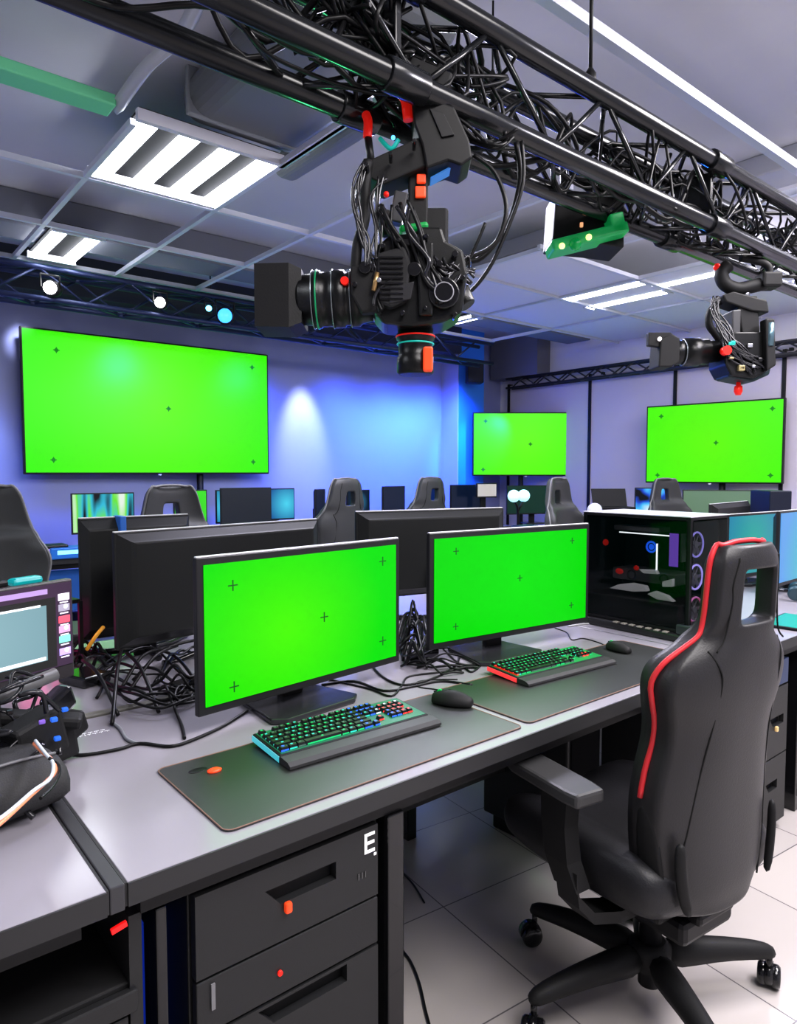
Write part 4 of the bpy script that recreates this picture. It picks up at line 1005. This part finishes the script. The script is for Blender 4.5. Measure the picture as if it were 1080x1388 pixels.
B().lathe([(15*S2, 0), (17*S2, 3*S2), (16*S2, 12*S2), (15*S2, 13*S2), (19*S2, 14*S2), (19*S2, 34*S2), (17*S2, 36*S2), (17*S2, 46*S2), (15*S2, 48*S2), (14*S2, 62*S2)], c2, axb, seg=36).obj('lens_barrel', CAMB, cam2)
B().torus(c2+axb*13*S2, axb, 17*S2, 1*S2, seg=36).obj('lens_ring', M('lens_ring_rim'), cam2)
pr2('lens_hood', ((888, 463), (903, 456), (914, 462), (914, 494), (903, 500), (886, 500)), -.06, .06, BLKM)
pr2('hood_flag', ((873, 454), (903, 454), (908, 460), (888, 473), (873, 471)), .02, .05, BLKM, .003)
B().sph(L2(887, 463, -.055), 3*S2, seg=10).obj('pale_light', M('pale_led', (.9,.9,.9), .4, emit=(1,.9,.9), es=.9), cam2)
B().cyl(L2(971, 480, -.1), L2(971, 480, -.07), 6*S2, seg=16).obj('red_knob', RED, cam2)
pr2('hanger_post', ((990, 405), (1018, 405), (1024, 460), (1000, 460)), -.03, .04, BLKM)
pr2('hanger_top', ((970, 405), (985, 400), (1030, 412), (1033, 428), (1010, 426), (975, 414)), -.05, .05, BLKM)
B().tube([L2(975, 408), L2(962, 422), L2(960, 440), L2(968, 452), L2(978, 465)], 5*S2, seg=8).obj('curved_arm', BLKM, cam2)
B().tube([L2(984, 362), L2(975, 372), L2(980, 386), L2(996, 393), L2(1015, 390), L2(1035, 385)], 9*S2, seg=12).obj('hook_clamp', BLKM, cam2)
B().box(L2(1038, 383), (26*S2, .09, 20*S2), bev=.01).obj('clamp_block', BLKM, cam2)
B().tube([L2(1030, 390), L2(1040, 370), L2(1030, 358), L2(1000, 352)], 5*S2, seg=8).obj('clamp_jaw', BLKM, cam2)
B().cyl(L2(1010, 392), L2(1008, 408), 5*S2, seg=12).obj('clamp_stem', STEEL, cam2)
B().sph(L2(969, 364), 5*S2, seg=12).obj('red_clamp_handle', RED, cam2)
B().lathe([(2.5*S2, 0), (3*S2, 8*S2), (5*S2, 9*S2), (5.5*S2, 16*S2), (3.5*S2, 21*S2)], L2(1002, 514), (0, 0, -1)).obj('red_dangling_knob', RED, cam2)
pr2('lower_bracket', ((978, 506), (1036, 500), (1034, 510), (1012, 520), (980, 514)), -.06, .06, M('teal_black', (.01,.03,.035), .4))
B().cyl(L2(1026, 445, -.1), L2(1026, 475, -.1), 5*S2, seg=14).obj('side_canister', M('canister', (.12,.2,.24), .25, .5), cam2)
for i in range(16):
    j = lambda a: random.uniform(-a, a)
    pts = [L2(962+j(5), 412+j(6), -.05), L2(958+j(6), 430+j(6), -.06), L2(970+j(8), 450+j(6), -.07), L2(985+j(14), 480+j(14), -.09), L2(1010+j(18), 500+j(12), -.09)]
    B().tube(pts, 1.2*S2, seg=5).obj('wire', M('wire_gloss'), cam2)
for i in range(8):
    j = lambda a: random.uniform(-a, a)
    B().box(L2(1000+j(24), 482+j(22), -.085), (random.uniform(4, 9)*S2, .02, random.uniform(3, 8)*S2), bev=.003).obj('control_button', (BLKG, M('button_tan', (.35,.3,.15), .4), M('teal_rim'), STEEL)[i % 4], cam2)

# projector with green lit tray under the truss
D3 = 2.62; S3 = D3/941.
o3 = rig_frame(788, 320, D3)
pj = thing('projector', 'black box projector with green lit tray hanging under the truss', 'projector', o3, AZR)
def L3(x, y, dy=0.): return Vector(((x-788)*S3, dy, (320-y)*S3))
b = B(); b.prism([(L3(x, y).x, L3(x, y).z) for x, y in ((746, 270), (835, 278), (836, 345), (800, 340), (742, 335))], -.09, .09, MX, bev=.006); b.obj('projector_body', M('projector_black', (.008,.008,.009), .55, spec=.3), pj)
GRN = M('green_lit_metal', (.02,.3,.09), .3, emit=(.0,.12,.03), es=1)  # green light on the tray put into its colour and glow
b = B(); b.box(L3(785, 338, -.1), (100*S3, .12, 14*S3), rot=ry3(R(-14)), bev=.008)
b.box(L3(820, 322, -.1), (18*S3, .12, 26*S3), rot=ry3(R(-14)), bev=.006); b.obj('green_lit_tray', GRN, pj)
for x, y in ((748, 352), (782, 341)): B().sph(L3(x, y, -.165), 4*S3, seg=12).obj('yellow_lamp', M('yellow_lamp', (.9,.9,.3), .3, emit=(.8,.9,.3), es=1.6), pj)
B().sph(L3(765, 350, -.165), 8*S3, seg=12).obj('green_lens', M('green_lens', (0,.2,.05), .1, emit=(0,.15,.03), es=1), pj)
B().box(L3(768, 249, -.02), (8*S3, .02, 12*S3), bev=.003).obj('orange_marker', ORG, pj)
B().box(L3(779, 317, -.095), (4*S3, .01, 6*S3), bev=.002).obj('orange_marker', M('amber', (.9,.5,.3), .4, emit=(1,.5,.25), es=.8), pj)
b = B(); b.cyl(L3(800, 230, -.05), L3(795, 280, -.05), .015); b.cyl(L3(760, 225, -.03), L3(762, 275, -.03), .015); b.obj('hanger_post', BLK, pj)
for i in range(9):
    j = lambda a: random.uniform(-a, a)
    B().tube([L3(770+j(26), 232+j(12)), L3(790+j(26), 250+j(14), -.06), L3(805+j(24), 262+j(14), -.05), L3(812+j(20), 280+j(12), -.09)], .006, seg=6).obj('wire', CABLE, pj)
B().sph(L3(843, 308, -.03), (.02, .015, .02)).obj('green_clip', M('green_clip', (0,.4,.2), .3, emit=(0,.35,.15), es=.8), pj)

# ------------------------------------------------------------------ desk cables
def dcable(pts, r, name, label, mat=CABLE, z=DZ, cat='cable', group=None):
    P = []
    for q in pts:
        p = wz(q[0], q[1], z); p.z = z+r+(q[2] if len(q) > 2 else 0); P.append(p)
    o = B().tube(P, r, seg=8).obj(name, mat); return tag(o, label, cat, group)
dcable([(66, 1027, .01), (110, 1026), (160, 1018), (190, 1010), (230, 1014), (262, 1005), (305, 985), (335, 965)], .004, 'desk_cable', 'black cable crossing the grey desk left of the near green screen')
dcable([(150, 980, .0), (163, 990), (172, 1004), (186, 1010)], .004, 'desk_cable', 'short pale grey cable joining the long desk cable', M('cable_grey', (.25,.26,.28), .35))
dcable([(250, 1003), (246, 985), (236, 962, .01), (242, 948, .03), (262, 946, .02)], .004, 'desk_cable', 'black cable looping up behind the near green screen')
dcable([(436, 930), (480, 925), (520, 938), (560, 932), (598, 925), (640, 930)], .0035, 'desk_cable', 'black cable lying behind the near keyboard')
dcable([(445, 922), (500, 935), (530, 945), (545, 930), (555, 918), (600, 912), (640, 905)], .003, 'desk_cable', 'thin black cable between the two green screens')
dcable([(505, 905), (520, 920), (548, 930), (590, 920), (618, 903), (626, 885), (650, 880)], .0035, 'desk_cable', 'black cable curling toward the second monitor base')
dcable([(600, 938), (588, 935), (568, 932), (566, 925), (590, 922), (620, 922)], .002, 'mouse_cable', 'thin mouse cord running back from the near mouse')
dcable([(600, 880), (615, 895), (628, 905), (640, 912), (655, 900)], .003, 'desk_cable', 'short black cable left of the second monitor base')
dcable([(752, 852), (768, 858), (775, 868), (790, 866), (812, 872), (830, 880)], .002, 'mouse_cable', 'thin cord running to the small pale mouse')
dcable([(770, 850), (800, 846), (820, 850), (830, 846)], .003, 'desk_cable', 'white cable stub at the foot of the glass computer tower', M('cable_white', (.6,.6,.6), .4))
# cable heap behind the desk join and behind the near monitor
def heap(cx, cy, n, sx, sy, zmax, label, rr=.004, z=DZ, seed=1):
    rnd = random.Random(seed)
    for i in range(n):
        a = rnd.uniform(-.5, .5) + (PI if rnd.random() < .5 else 0); pts = []
        x, y = cx-math.cos(a)*sx*rnd.uniform(.6, 1.2), cy-math.sin(a)*sy*rnd.uniform(.6, 1.2)
        x1, y1 = cx+math.cos(a)*sx*rnd.uniform(.6, 1.2), cy+math.sin(a)*sy*2*rnd.uniform(.2, 1.)
        bow = rnd.uniform(-1.1, 1.1)*sy
        for k in range(6):
            f = k/5; px = x+(x1-x)*f; py = y+(y1-y)*f+bow*math.sin(PI*f)+rnd.uniform(-.12, .12)*sy
            p = wz(px, py, z); p.z = z+rr+.001+max(0, zmax*math.sin(PI*f)*rnd.uniform(0, 1)); pts.append(p)
        tag(B().tube(pts, rr*rnd.uniform(.7, 1.4), seg=6).obj('tangled_cable', CABLE), label, 'cable', label+' heap')
heap(195, 935, 9, 80, 40, .05, 'black cable tangled on the desk behind the left monitor', seed=3)
heap(245, 925, 7, 45, 40, .07, 'black cable tangled on the desk beside the near green screen', seed=4)
heap(560, 882, 16, 22, 30, .12, 'black cable tangled between the two green screens', seed=5)
heap(600, 905, 7, 45, 14, .03, 'black cable tangled at the second monitor foot', .003, seed=6)
heap(125, 900, 8, 35, 20, .06, 'black cable tangled by the strapped monitor', seed=8)
# upright cables from monitor backs
for i, (a, b_, c) in enumerate((((165, 880), (158, 930), (152, 985)), ((172, 885), (185, 930), (215, 968)), ((112, 895), (128, 940), (160, 972)), ((215, 880), (190, 915), (165, 935)), ((240, 875), (210, 905), (175, 940)), ((262, 868), (230, 900), (180, 925)))):
    P = [wz(*c, DZ)+Vector((0, 0, .006))]
    pa = wy(*a, 2.08); pb = (P[0]+pa)/2; pb.z += .03
    tag(B().tube([P[0], pb, pa], .005, seg=8).obj('monitor_cable', CABLE), 'black cable rising to the monitor backs behind the desk rail', 'cable', 'cables rising to the monitor backs')
o = B().tube([wz(118, 880, DZ+.04), wz(130, 862, DZ+.09), wz(140, 850, DZ+.11)], .006, seg=8).obj('orange_connector', M('amber_plug', (.8,.4,.05), .4, emit=(.8,.35,.04), es=.4)); tag(o, 'orange plug and lead by the strapped monitor back', 'connector')
p = wy(147, 803, 2.05)
# power block behind
for (x, y, w, d, h, lab) in ((255, 935, .1, .05, .03, 'black power block among the cables behind the near green screen'), (575, 893, .12, .05, .03, 'black power block between the two green screens'), (115, 925, .09, .12, .03, 'flat black adaptor among the cables behind the left monitor')):
    p = wz(x, y, DZ); t = thing('power_adaptor', lab, 'adaptor', p, R(20))
    B().box((0, 0, h/2+.001), (w, d, h), bev=.006).obj('adaptor_body', BLKG, t); B().tube([(w/2, 0, h/2), (w/2+.04, .01, .01), (w/2+.1, -.03, .006)], .003, seg=6).obj('lead', CABLE, t)
# faint printed notice on desk
def text_marks(name, label, loc, rz, rows, w, col):
    b = B(); rnd = random.Random(5)
    for r in range(rows):
        x = -w/2
        while x < w/2:
            l = rnd.uniform(.004, .012); b.box((x+l/2, -r*.012, 0), (l, .0035, .0004)); b.box((x+l/2, -r*.012-.003, 0), (.0016, .007, .0004)); x += l+.003
    o = b.obj(name, M('faint_white_print', (.85,.85,.88), .5), loc=loc, rot=(0, 0, rz)); return tag(o, label, 'label')
p = wz(122, 993, DZ); text_marks('printed_mark', 'faint white printed mark on the grey desk beside the cables', (p.x, p.y, DZ+.0006), R(-3), 2, .06, None)

# ------------------------------------------------------------------ wiring rig and bag at the left edge
wr = thing('wiring_rig', 'tangle of black brackets and wires on the left desk', 'rig', (.27, 1.53, DZ))
b = B()
for (c, d, a) in (((-.02, .05, .04), (.26, .16, .08), 12), ((-.1, .04, .12), (.14, .1, .1), -10), ((.03, -.05, .09), (.1, .06, .09), 22), ((-.04, -.07, .05), (.16, .05, .1), -7), ((.09, .02, .13), (.06, .04, .05), 35), ((.05, .0, .11), (.16, .05, .025), -18), ((-.06, .02, .14), (.08, .06, .09), 8), ((.1, .08, .05), (.1, .08, .05), 30), ((-.12, -.05, .08), (.1, .1, .1), 5)):
    B().box(c, d, rot=rz3(R(a)) @ ry3(R(-a*.6)), bev=.008).obj('bracket', (BLKM, BLKG)[a % 2], wr)
B().cyl((-.16, -.03, .14), (.10, .08, .175), .014, seg=12).obj('grey_bar', M('bar_grey', (.13,.13,.13), .35), wr)
rnd = random.Random(11)
for i in range(52):
    x, y, z = rnd.uniform(-.22, .06), rnd.uniform(-.1, .1), rnd.uniform(.02, .16)
    pts = [(x, y, z)]
    for q in range(4): x += rnd.uniform(-.07, .07); y += rnd.uniform(-.05, .05); z = min(.19, max(.012, z+rnd.uniform(-.06, .06))); pts.append((min(.07, x), y, z))
    B().tube(pts, rnd.choice((.0025, .004, .005)), seg=6).obj('wire', M('wire_gloss') if i % 5 else M('wire_pale', (.12,.13,.15), .3), wr)
for i in range(16):
    B().box((rnd.uniform(-.12, .1), rnd.uniform(-.12, 0), rnd.uniform(.06, .16)), (.012, .012, .008), bev=.002).obj('indicator', (M('ind_blue', (.02,.1,.5), .3, emit=(.03,.2,.9), es=.6), STEEL, M('ind_purple', (.2,.1,.4), .3, emit=(.15,.1,.5), es=.6), BLKG)[i % 4], wr)
def wire3(pix, r, mat, label):
    P = [wz(x, y, DZ+h) for x, y, h in pix]
    tag(B().tube(P, r, seg=8).obj('coloured_wire', mat), label, 'wire')
wire3([(78, 950, .14), (70, 962, .12), (58, 975, .11), (50, 985, .1)], .0035, M('wire_orange', (.9,.22,.05), .4, emit=(.9,.2,.04), es=.3), 'short orange wire hanging under the left monitor')
wire3([(46, 1008, .12), (58, 1020, .12), (70, 1030, .12), (75, 1045, .12), (62, 1060, .12), (40, 1080, .12), (10, 1108, .12), (-10, 1125, .12)], .0032, M('wire_orange2', (.85,.3,.16), .4), 'long orange wire draped over the black bag')
wire3([(48, 1004, .125), (62, 1022, .125), (72, 1035, .125), (68, 1055, .125), (45, 1072, .125), (15, 1098, .125), (-12, 1118, .125)], .003, M('wire_white', (.6,.65,.7), .4), 'white wire running beside the long orange wire')
wire3([(66, 1027, .13), (78, 1036, .12), (80, 1050, .12), (70, 1068, .12), (55, 1082, .12)], .0028, CABLE, 'thin black wire looping over the end of the black bag')
bag = thing('equipment_bag', 'black padded equipment bag at the left frame edge', 'bag', (.205, 1.365, DZ), R(16))
rings = []
for x, s in ((-.2, .95), (-.17, 1.05), (.06, 1.05), (.10, 1), (.115, .85)):
    rings.append([(x, -.075*s, .003), (x, .09*s, .003), (x, .095*s, .07*s), (x, .07*s, .105*s), (x, -.05*s, .1*s), (x, -.08*s, .06*s)])
B().loft(rings).obj('bag_body', M('bag_fabric', (.03,.03,.032), .7, bump=.4, nscale=300), bag, subsurf=1)
B().tube([(-.2, -.02, .1), (-.1, -.03, .104), (.02, -.03, .104), (.1, -.03, .095)], .003, seg=6).obj('zip', M('zip_grey', (.15,.15,.16), .4), bag)

# ------------------------------------------------------------------ background clutter
def bg_monitor(px, py_top, Y, w, h, rz, scr, label, back=False):
    p = wy(px, py_top, Y); zt = p.z; zb = max(.03, zt-DZ-h)
    t = monitor(label, (p.x, Y, DZ), R(rz)+(PI if back else 0), w, zt-DZ-zb, zb, scr, facing='back' if back else 'front', bez=.01, chin=.015, stand='flat', rim=back)
    return t
P1 = patch_mat('bg_screen_cyan_green', ((.05,.6,.8), (.2,.9,.05), (.9,1,.9)), 7, .9, stretch=(1.6, 1, .2))  # glowing stripes stand in for reflections on a dark far screen
P2 = patch_mat('bg_screen_blue', ((.02,.1,.7), (.1,.6,1), (.8,.95,1)), 6, 1.0)
P3 = patch_mat('bg_screen_dark_cyan', ((.0,.02,.06), (.02,.25,.5), (.3,.9,1)), 5, .9, stretch=(1.6, 1, .3))
DK = M('bg_screen_dark', (.004,.008,.02), .2, emit=(.004,.01,.03), es=1)
bg_monitor(140, 668, 5.72, .48, .32, 0, P1, 'small monitor with painted cyan and green reflections under the huge screen')
bg_monitor(258, 664, 5.74, .3, .33, 0, M('bg_screen_green', (0,.3,0), .3, emit=(.1,.7,.05), es=.7), 'narrow green lit monitor just left of the screen pole')
bg_monitor(334, 661, 5.65, .5, .36, 0, M('bg_screen_grey', (.02,.022,.025), .3, emit=(.012,.014,.018), es=1), 'dark grey monitor right of the screen pole under the huge screen')
bg_monitor(378, 662, 5.80, .34, .3, 0, screen_mat('bg_cyan_glow', (.1,.7,.9), (.02,.15,.4), .08, 0, .2), 'cyan edged monitor beside the dark grey one')  # cyan reflection put into the screen's own glow
bg_monitor(308, 664, 5.78, .22, .3, 0, screen_mat('bg_cyan_glow2', (.1,.6,.8), (.02,.2,.4), -.05, 0, .2), 'cyan edged monitor peeping out left of the dark grey one')
bg_monitor(434, 663, 5.8, .12, .3, 0, DK, 'slim dark monitor half hidden by a gaming chair')
bg_monitor(534, 659, 5.6, .3, .3, 0, DK, 'small black monitor against the blue wall between two gaming chairs')
bg_monitor(632, 657, 5.5, .45, .36, -5, DK, 'dark monitor below the mid sized corner screen, left side')
o = bg_monitor(660, 655, 5.3, .28, .16, -8, M('bg_paper_screen', (.45,.42,.38), .5, emit=(.42,.40,.37), es=.7), 'small monitor showing a pale beige page below the corner screen')
bg_monitor(725, 658, 5.3, .75, .34, -20, M('bg_screen_darkgreen', (0,.02,.01), .3, emit=(.004,.03,.02), es=1), 'wide dark green monitor under the mid sized corner screen')
bg_monitor(886, 661, 3.7, .36, .3, -50, P2, 'bright blue lit monitor left of the chair under the right screen')
bg_monitor(972, 664, 3.08, .6, .24, -55, M('bg_green_grey', (.1,.14,.1), .4, emit=(.05,.12,.06), es=1), 'greenish grey monitor behind the right green screen pole')
# laptop
p = wy(832, 690, 3.55)
t = thing('laptop_stand', 'raised black stand under the open laptop by the black wall post', 'stand', (p.x, 3.55, DZ), R(-35))
B().box((0, 0, .277), (.3, .2, .01), bev=.003).obj('platform', BLK, t); B().cyl((0, 0, 0), (0, 0, .275), .02).obj('column', BLK, t); B().box((0, 0, .006), (.24, .2, .012), bev=.004).obj('foot_plate', BLK, t)
t = thing('laptop', 'open black laptop tilted back by the black wall post', 'laptop', (p.x, 3.55, DZ+.283), R(-35))
B().box((0, 0, .01), (.32, .2, .018), bev=.004).obj('keyboard_base', BLK, t); B().box((.0, .12, .095), (.32, .01, .17), rot=rx3(R(-18)), bev=.003).obj('lid', BLKM, t)
# white desk items
def item(name, label, cat, px, py, Y, build, rz=0, z=DZ):
    p = wy(px, py, Y); t = thing(name, label, cat, (p.x, Y, z), R(rz)); build(t); return t
def cup(col, r=.035, h=.1):
    def f(t):
        B().lathe([(r*.8, .001), (r, .01), (r*1.05, h), (r*.92, h), (r*.85, .02)], (0, 0, 0)).obj('cup_body', M('cup_%s' % str(col), col, .4), t)
        B().torus((r*1.2, 0, h*.55), (0, 1, 0), r*.55, r*.13).obj('cup_handle', M('cup_%s' % str(col)), t)
    return f
def device(w, d, h, col, em=0., ledc=(.1,.6,1)):
    def f(t):
        B().box((0, 0, h/2+.002), (w, d, h), bev=.01).obj('device_body', M('dev_%s' % str(col), col, .4, emit=col if em else None, es=em), t)
        B().box((0, -d/2-.002, h*.6), (w*.7, .004, h*.35)).obj('lit_panel', M('devled_%s' % str(ledc), ledc, .4, emit=ledc, es=1.), t)
    return f
items = [('paper_tray', 'white paper tray on the far desk under the dark grey monitor', 'tray', 337, 705, 5.35, device(.5, .18, .06, (.6,.66,.62), 0, (.5,.55,.5))),
 ('drinks_cup', 'pinkish white cup on the far desk left of the chair', 'cup', 415, 700, 5.35, cup((.75,.6,.62), .05, .13)),
 ('control_box', 'dark control box with vivid blue light on the far desk', 'device', 388, 700, 5.4, device(.22, .15, .1, (.01,.03,.12), .3, (.02,.25,1))),
 ('control_box', 'small black box with pink line left of the paper tray', 'device', 290, 700, 5.4, device(.3, .15, .06, (.01,.01,.015), 0, (.5,.05,.15))),
 ('gadget', 'black gadget with cyan glow between the two rear view chairs', 'device', 528, 690, 5.35, device(.3, .15, .12, (.01,.015,.03), 0, (.05,.5,.8))),
 ('helmet_prop', 'round dark headset dome beside the small black monitor', 'headset', 512, 685, 5.3, lambda t: (B().sph((0, 0, .07), (.07, .07, .07)).obj('dome', BLKG, t), B().torus((0, 0, .07), (0, 1, 0), .08, .012).obj('headband', BLK, t))),
 ('control_box', 'teal lit switch box below the pale beige page', 'device', 640, 690, 3.5, device(.3, .12, .1, (.02,.08,.06), .3, (.1,.9,.5))),
 ('camera_prop', 'bulky dark camera glowing blue below the corner screen', 'camera', 712, 690, 3.6, lambda t: (B().box((0, 0, .12), (.22, .14, .14), bev=.02).obj('camera_body', M('cam_blue_black', (.01,.02,.08), .4), t), B().cyl((.08, -.05, .12), (.26, -.08, .13), .05).obj('lens_barrel', M('cam_blue_black'), t), B().cyl((.26, -.08, .13), (.27, -.08, .13), .045).obj('red_front_ring', RED, t), B().box((0, 0, .03), (.16, .12, .05), bev=.01).obj('camera_plate', M('ind_blue'), t)), 0, DZ),
 ('control_box', 'bright cyan lit box on the desk below the dark blue camera', 'device', 702, 705, 3.45, device(.2, .12, .09, (.02,.1,.3), .4, (.1,.7,1))),
 ('drinks_cup', 'white cup beside the grey topped chair below the corner screen', 'cup', 742, 705, 3.5, cup((.8,.8,.85), .035, .09)),
 ('control_box', 'low amber and white lit mixer near the white cup', 'device', 722, 705, 3.4, device(.2, .12, .05, (.3,.25,.2), .1, (.8,.6,.4))),
 ('webcam_ball', 'round white glowing webcam right of the grey topped chair', 'webcam', 806, 680, 3.0, lambda t: (B().sph((0, 0, .33), .055).obj('ball', M('pale_ball', (.5,.5,.65), .3, emit=(.35,.35,.5), es=.6), t), B().cyl((0, 0, 0), (0, 0, .3), .012).obj('stem', BLK, t), B().lathe([(.07, 0), (.07, .01), (.02, .02)]).obj('foot', BLK, t)), 0, DZ),
]
for it in items:
    nm, lab, cat, px, py, Y, fn = it[:7]; item(nm, lab, cat, px, py, Y, fn)
bg_monitor(590, 662, 5.7, .25, .3, 10, M('bg_screen_navy', (0,.01,.04), .3, emit=(.005,.02,.12), es=1), 'narrow navy monitor beside the chair nearest the blue column')
bg_monitor(486, 664, 5.72, .3, .26, 4, screen_mat('bg_dim_cyan', (.05,.3,.5), (.005,.02,.05), 0, 0, .12), 'dim cyan centred monitor right of the rear view chair')
for i, (px, Y, col) in enumerate(((350, 5.42, (.03,.3,.9)), (372, 5.36, (.7,.7,.8)), (540, 5.34, (.05,.5,.8)), (556, 5.4, (.1,.2,.5)), (150, 5.35, (.1,.6,.8)), (305, 5.33, (.8,.3,.4)))):
    item('desk_gadget', ['small blue glowing gadget right of the paper tray', 'small white gadget near the pinkish cup', 'small cyan gadget near the small black monitor', 'small navy gadget near the small black monitor', 'small cyan gadget under the striped monitor', 'small pink gadget left of the paper tray'][i], 'gadget', px, 695, Y, device(.07, .07, .07, col, .5, col))
# supports for items placed in the aisle: a low bench between rows
desk('grey bench desk between rows, holding the dark blue camera', 2.75, 5.5, 3.38, 3.8, ((2.8, 3.45), (5.45, 3.45), (2.8, 3.72), (5.45, 3.72)))
item('spotlight_ball', 'pair of round cyan lamps under the mid sized corner screen', 'lamp', 702, 664, 3.68, lambda t: (B().sph((-.05, 0, .42), .05).sph((.07, 0, .42), .05).obj('lamp_globe', M('cyan_lamp', (.5,.9,.9), .3, emit=(.45,.9,.95), es=1.1), t), B().tube([(0, 0, 0), (0, 0, .3), (-.05, 0, .38)], .01).tube([(0, 0, .3), (.07, 0, .38)], .01, smooth=False).obj('lamp_stem', BLK, t), B().lathe([(.08, 0), (.08, .012), (.02, .02)]).obj('lamp_foot', BLK, t)))
# black tall tower at right
p = wy(1037, 700, 2.1)
t = thing('computer_tower', 'tall plain black computer tower behind the gaming chair headrest', 'computer', (p.x+.09, 2.05, DZ), R(-42))
B().box((0, .12, .25), (.15, .3, .46), bev=.008).obj('case', M('tower_navy', (.008,.012,.03), .4), t)
B().box((0, -.012, .25), (.13, .006, .42), bev=.002).obj('front_panel', BLKG, t); B().sph((.0, -.017, .42), .007).obj('status_light', M('status_white', (1,1,1), .4, emit=(1,1,1), es=1), t)
for q in (-1, 1): B().box((q*.05, .12, .011), (.03, .22, .022), bev=.004).obj('foot', BLK, t)
# desk items on right desk
p = wz(1072, 812, DZ)
t = thing('headset', 'dark headset lying on the right desk below the pale teal screen', 'headset', p, R(20))
B().torus((0, 0, .035), (.2, 0, 1), .075, .009, arc=.6).obj('headband', BLKG, t)
for q in (-1, 1): B().lathe([(.03, -.012), (.036, -.006), (.036, .008), (.028, .014)], (q*.07, -.02, .04), (1, .2, .3)).obj('ear_cup', M('ear_teal', (.02,.06,.08), .4), t)
p = wz(1075, 845, DZ)
t = thing('tablet', 'teal lit flat tablet on the right desk behind the gaming chair', 'tablet', p, R(5))
B().box((0, 0, .006), (.3, .16, .01), bev=.004).obj('tablet_body', BLK, t); B().box((0, 0, .0115), (.28, .14, .001)).obj('tablet_screen', M('tablet_glow', (.01,.2,.15), .2, emit=(.01,.16,.12), es=1), t)
# left background: magenta lit items behind strapped monitor
for (px, py, Y, r, col, lab) in ((95, 742, 5.3, .0, 0, ''),):
    pass
t = thing('computer_tower', 'magenta lit open computer behind the left monitor', 'computer', (.50, 2.42, DZ), R(10))
b = B(); W, D, H = .2, .2, .2
for sx in (-1, 1):
    for sy in (-1, 1): b.box((sx*W/2, sy*D/2, H/2), (.012, .012, H))
b.box((0, 0, .006), (W, D, .012)).box((0, 0, H), (W, D, .012)).box((0, D/2, H/2), (W, .006, H)); b.obj('case_frame', BLK, t)
MAG = M('magenta_glow', (.8,.02,.3), .3, emit=(1,.02,.35), es=1.2)
B().box((.02, .0, .15), (.13, .1, .035), bev=.01).obj('magenta_light', MAG, t); B().box((.0, .02, .08), (.13, .12, .045), bev=.01).obj('magenta_light', MAG, t)
B().torus((.03, -.09, .05), (0, 1, 0), .03, .006).obj('fan_ring', BLKG, t); B().box((0, 0, .03), (.12, .1, .03), bev=.008).obj('lilac_block', M('lilac', (.4,.35,.6), .4), t)
t = item('control_box', 'blue lit instrument on the far desk beside the left gaming chair', 'device', 95, 720, 5.3, device(.3, .15, .08, (.02,.15,.5), .4, (.3,.8,1)))
t = item('control_box', 'black instrument with lilac light at the left end of the far desk', 'device', 68, 720, 5.32, device(.2, .15, .1, (.01,.01,.02), 0, (.3,.2,.6)))
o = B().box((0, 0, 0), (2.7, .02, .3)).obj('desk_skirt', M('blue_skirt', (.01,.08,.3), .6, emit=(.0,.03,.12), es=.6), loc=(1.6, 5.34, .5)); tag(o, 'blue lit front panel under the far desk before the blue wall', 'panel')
# cable on floor
def fcable(pix, r, label):
    P = [wz(x, y, 0)+Vector((0, 0, r+.0005)) for x, y in pix]
    tag(B().tube(P, r, seg=8).obj('floor_cable', CABLE), label, 'cable')
fcable([(541, 1180), (560, 1200), (575, 1225)], .003, 'thin dark cable on the tiles right of the black desk leg')
fcable([(540, 1285), (556, 1305), (568, 1335), (576, 1370), (584, 1400)], .004, 'black cable lying on the tiles at the bottom of the desk leg')
for x in (0, .05): tag(B().tube([(2.02+x, 1.66, .70), (2.0+x, 1.64, .5), (2.04+x, 1.63, .25), (2.1+x, 1.67, .015)], .006, seg=8).obj('hanging_cable', CABLE), 'black cable hanging down beneath the middle desk', 'cable', 'cables hanging beneath the middle desk')
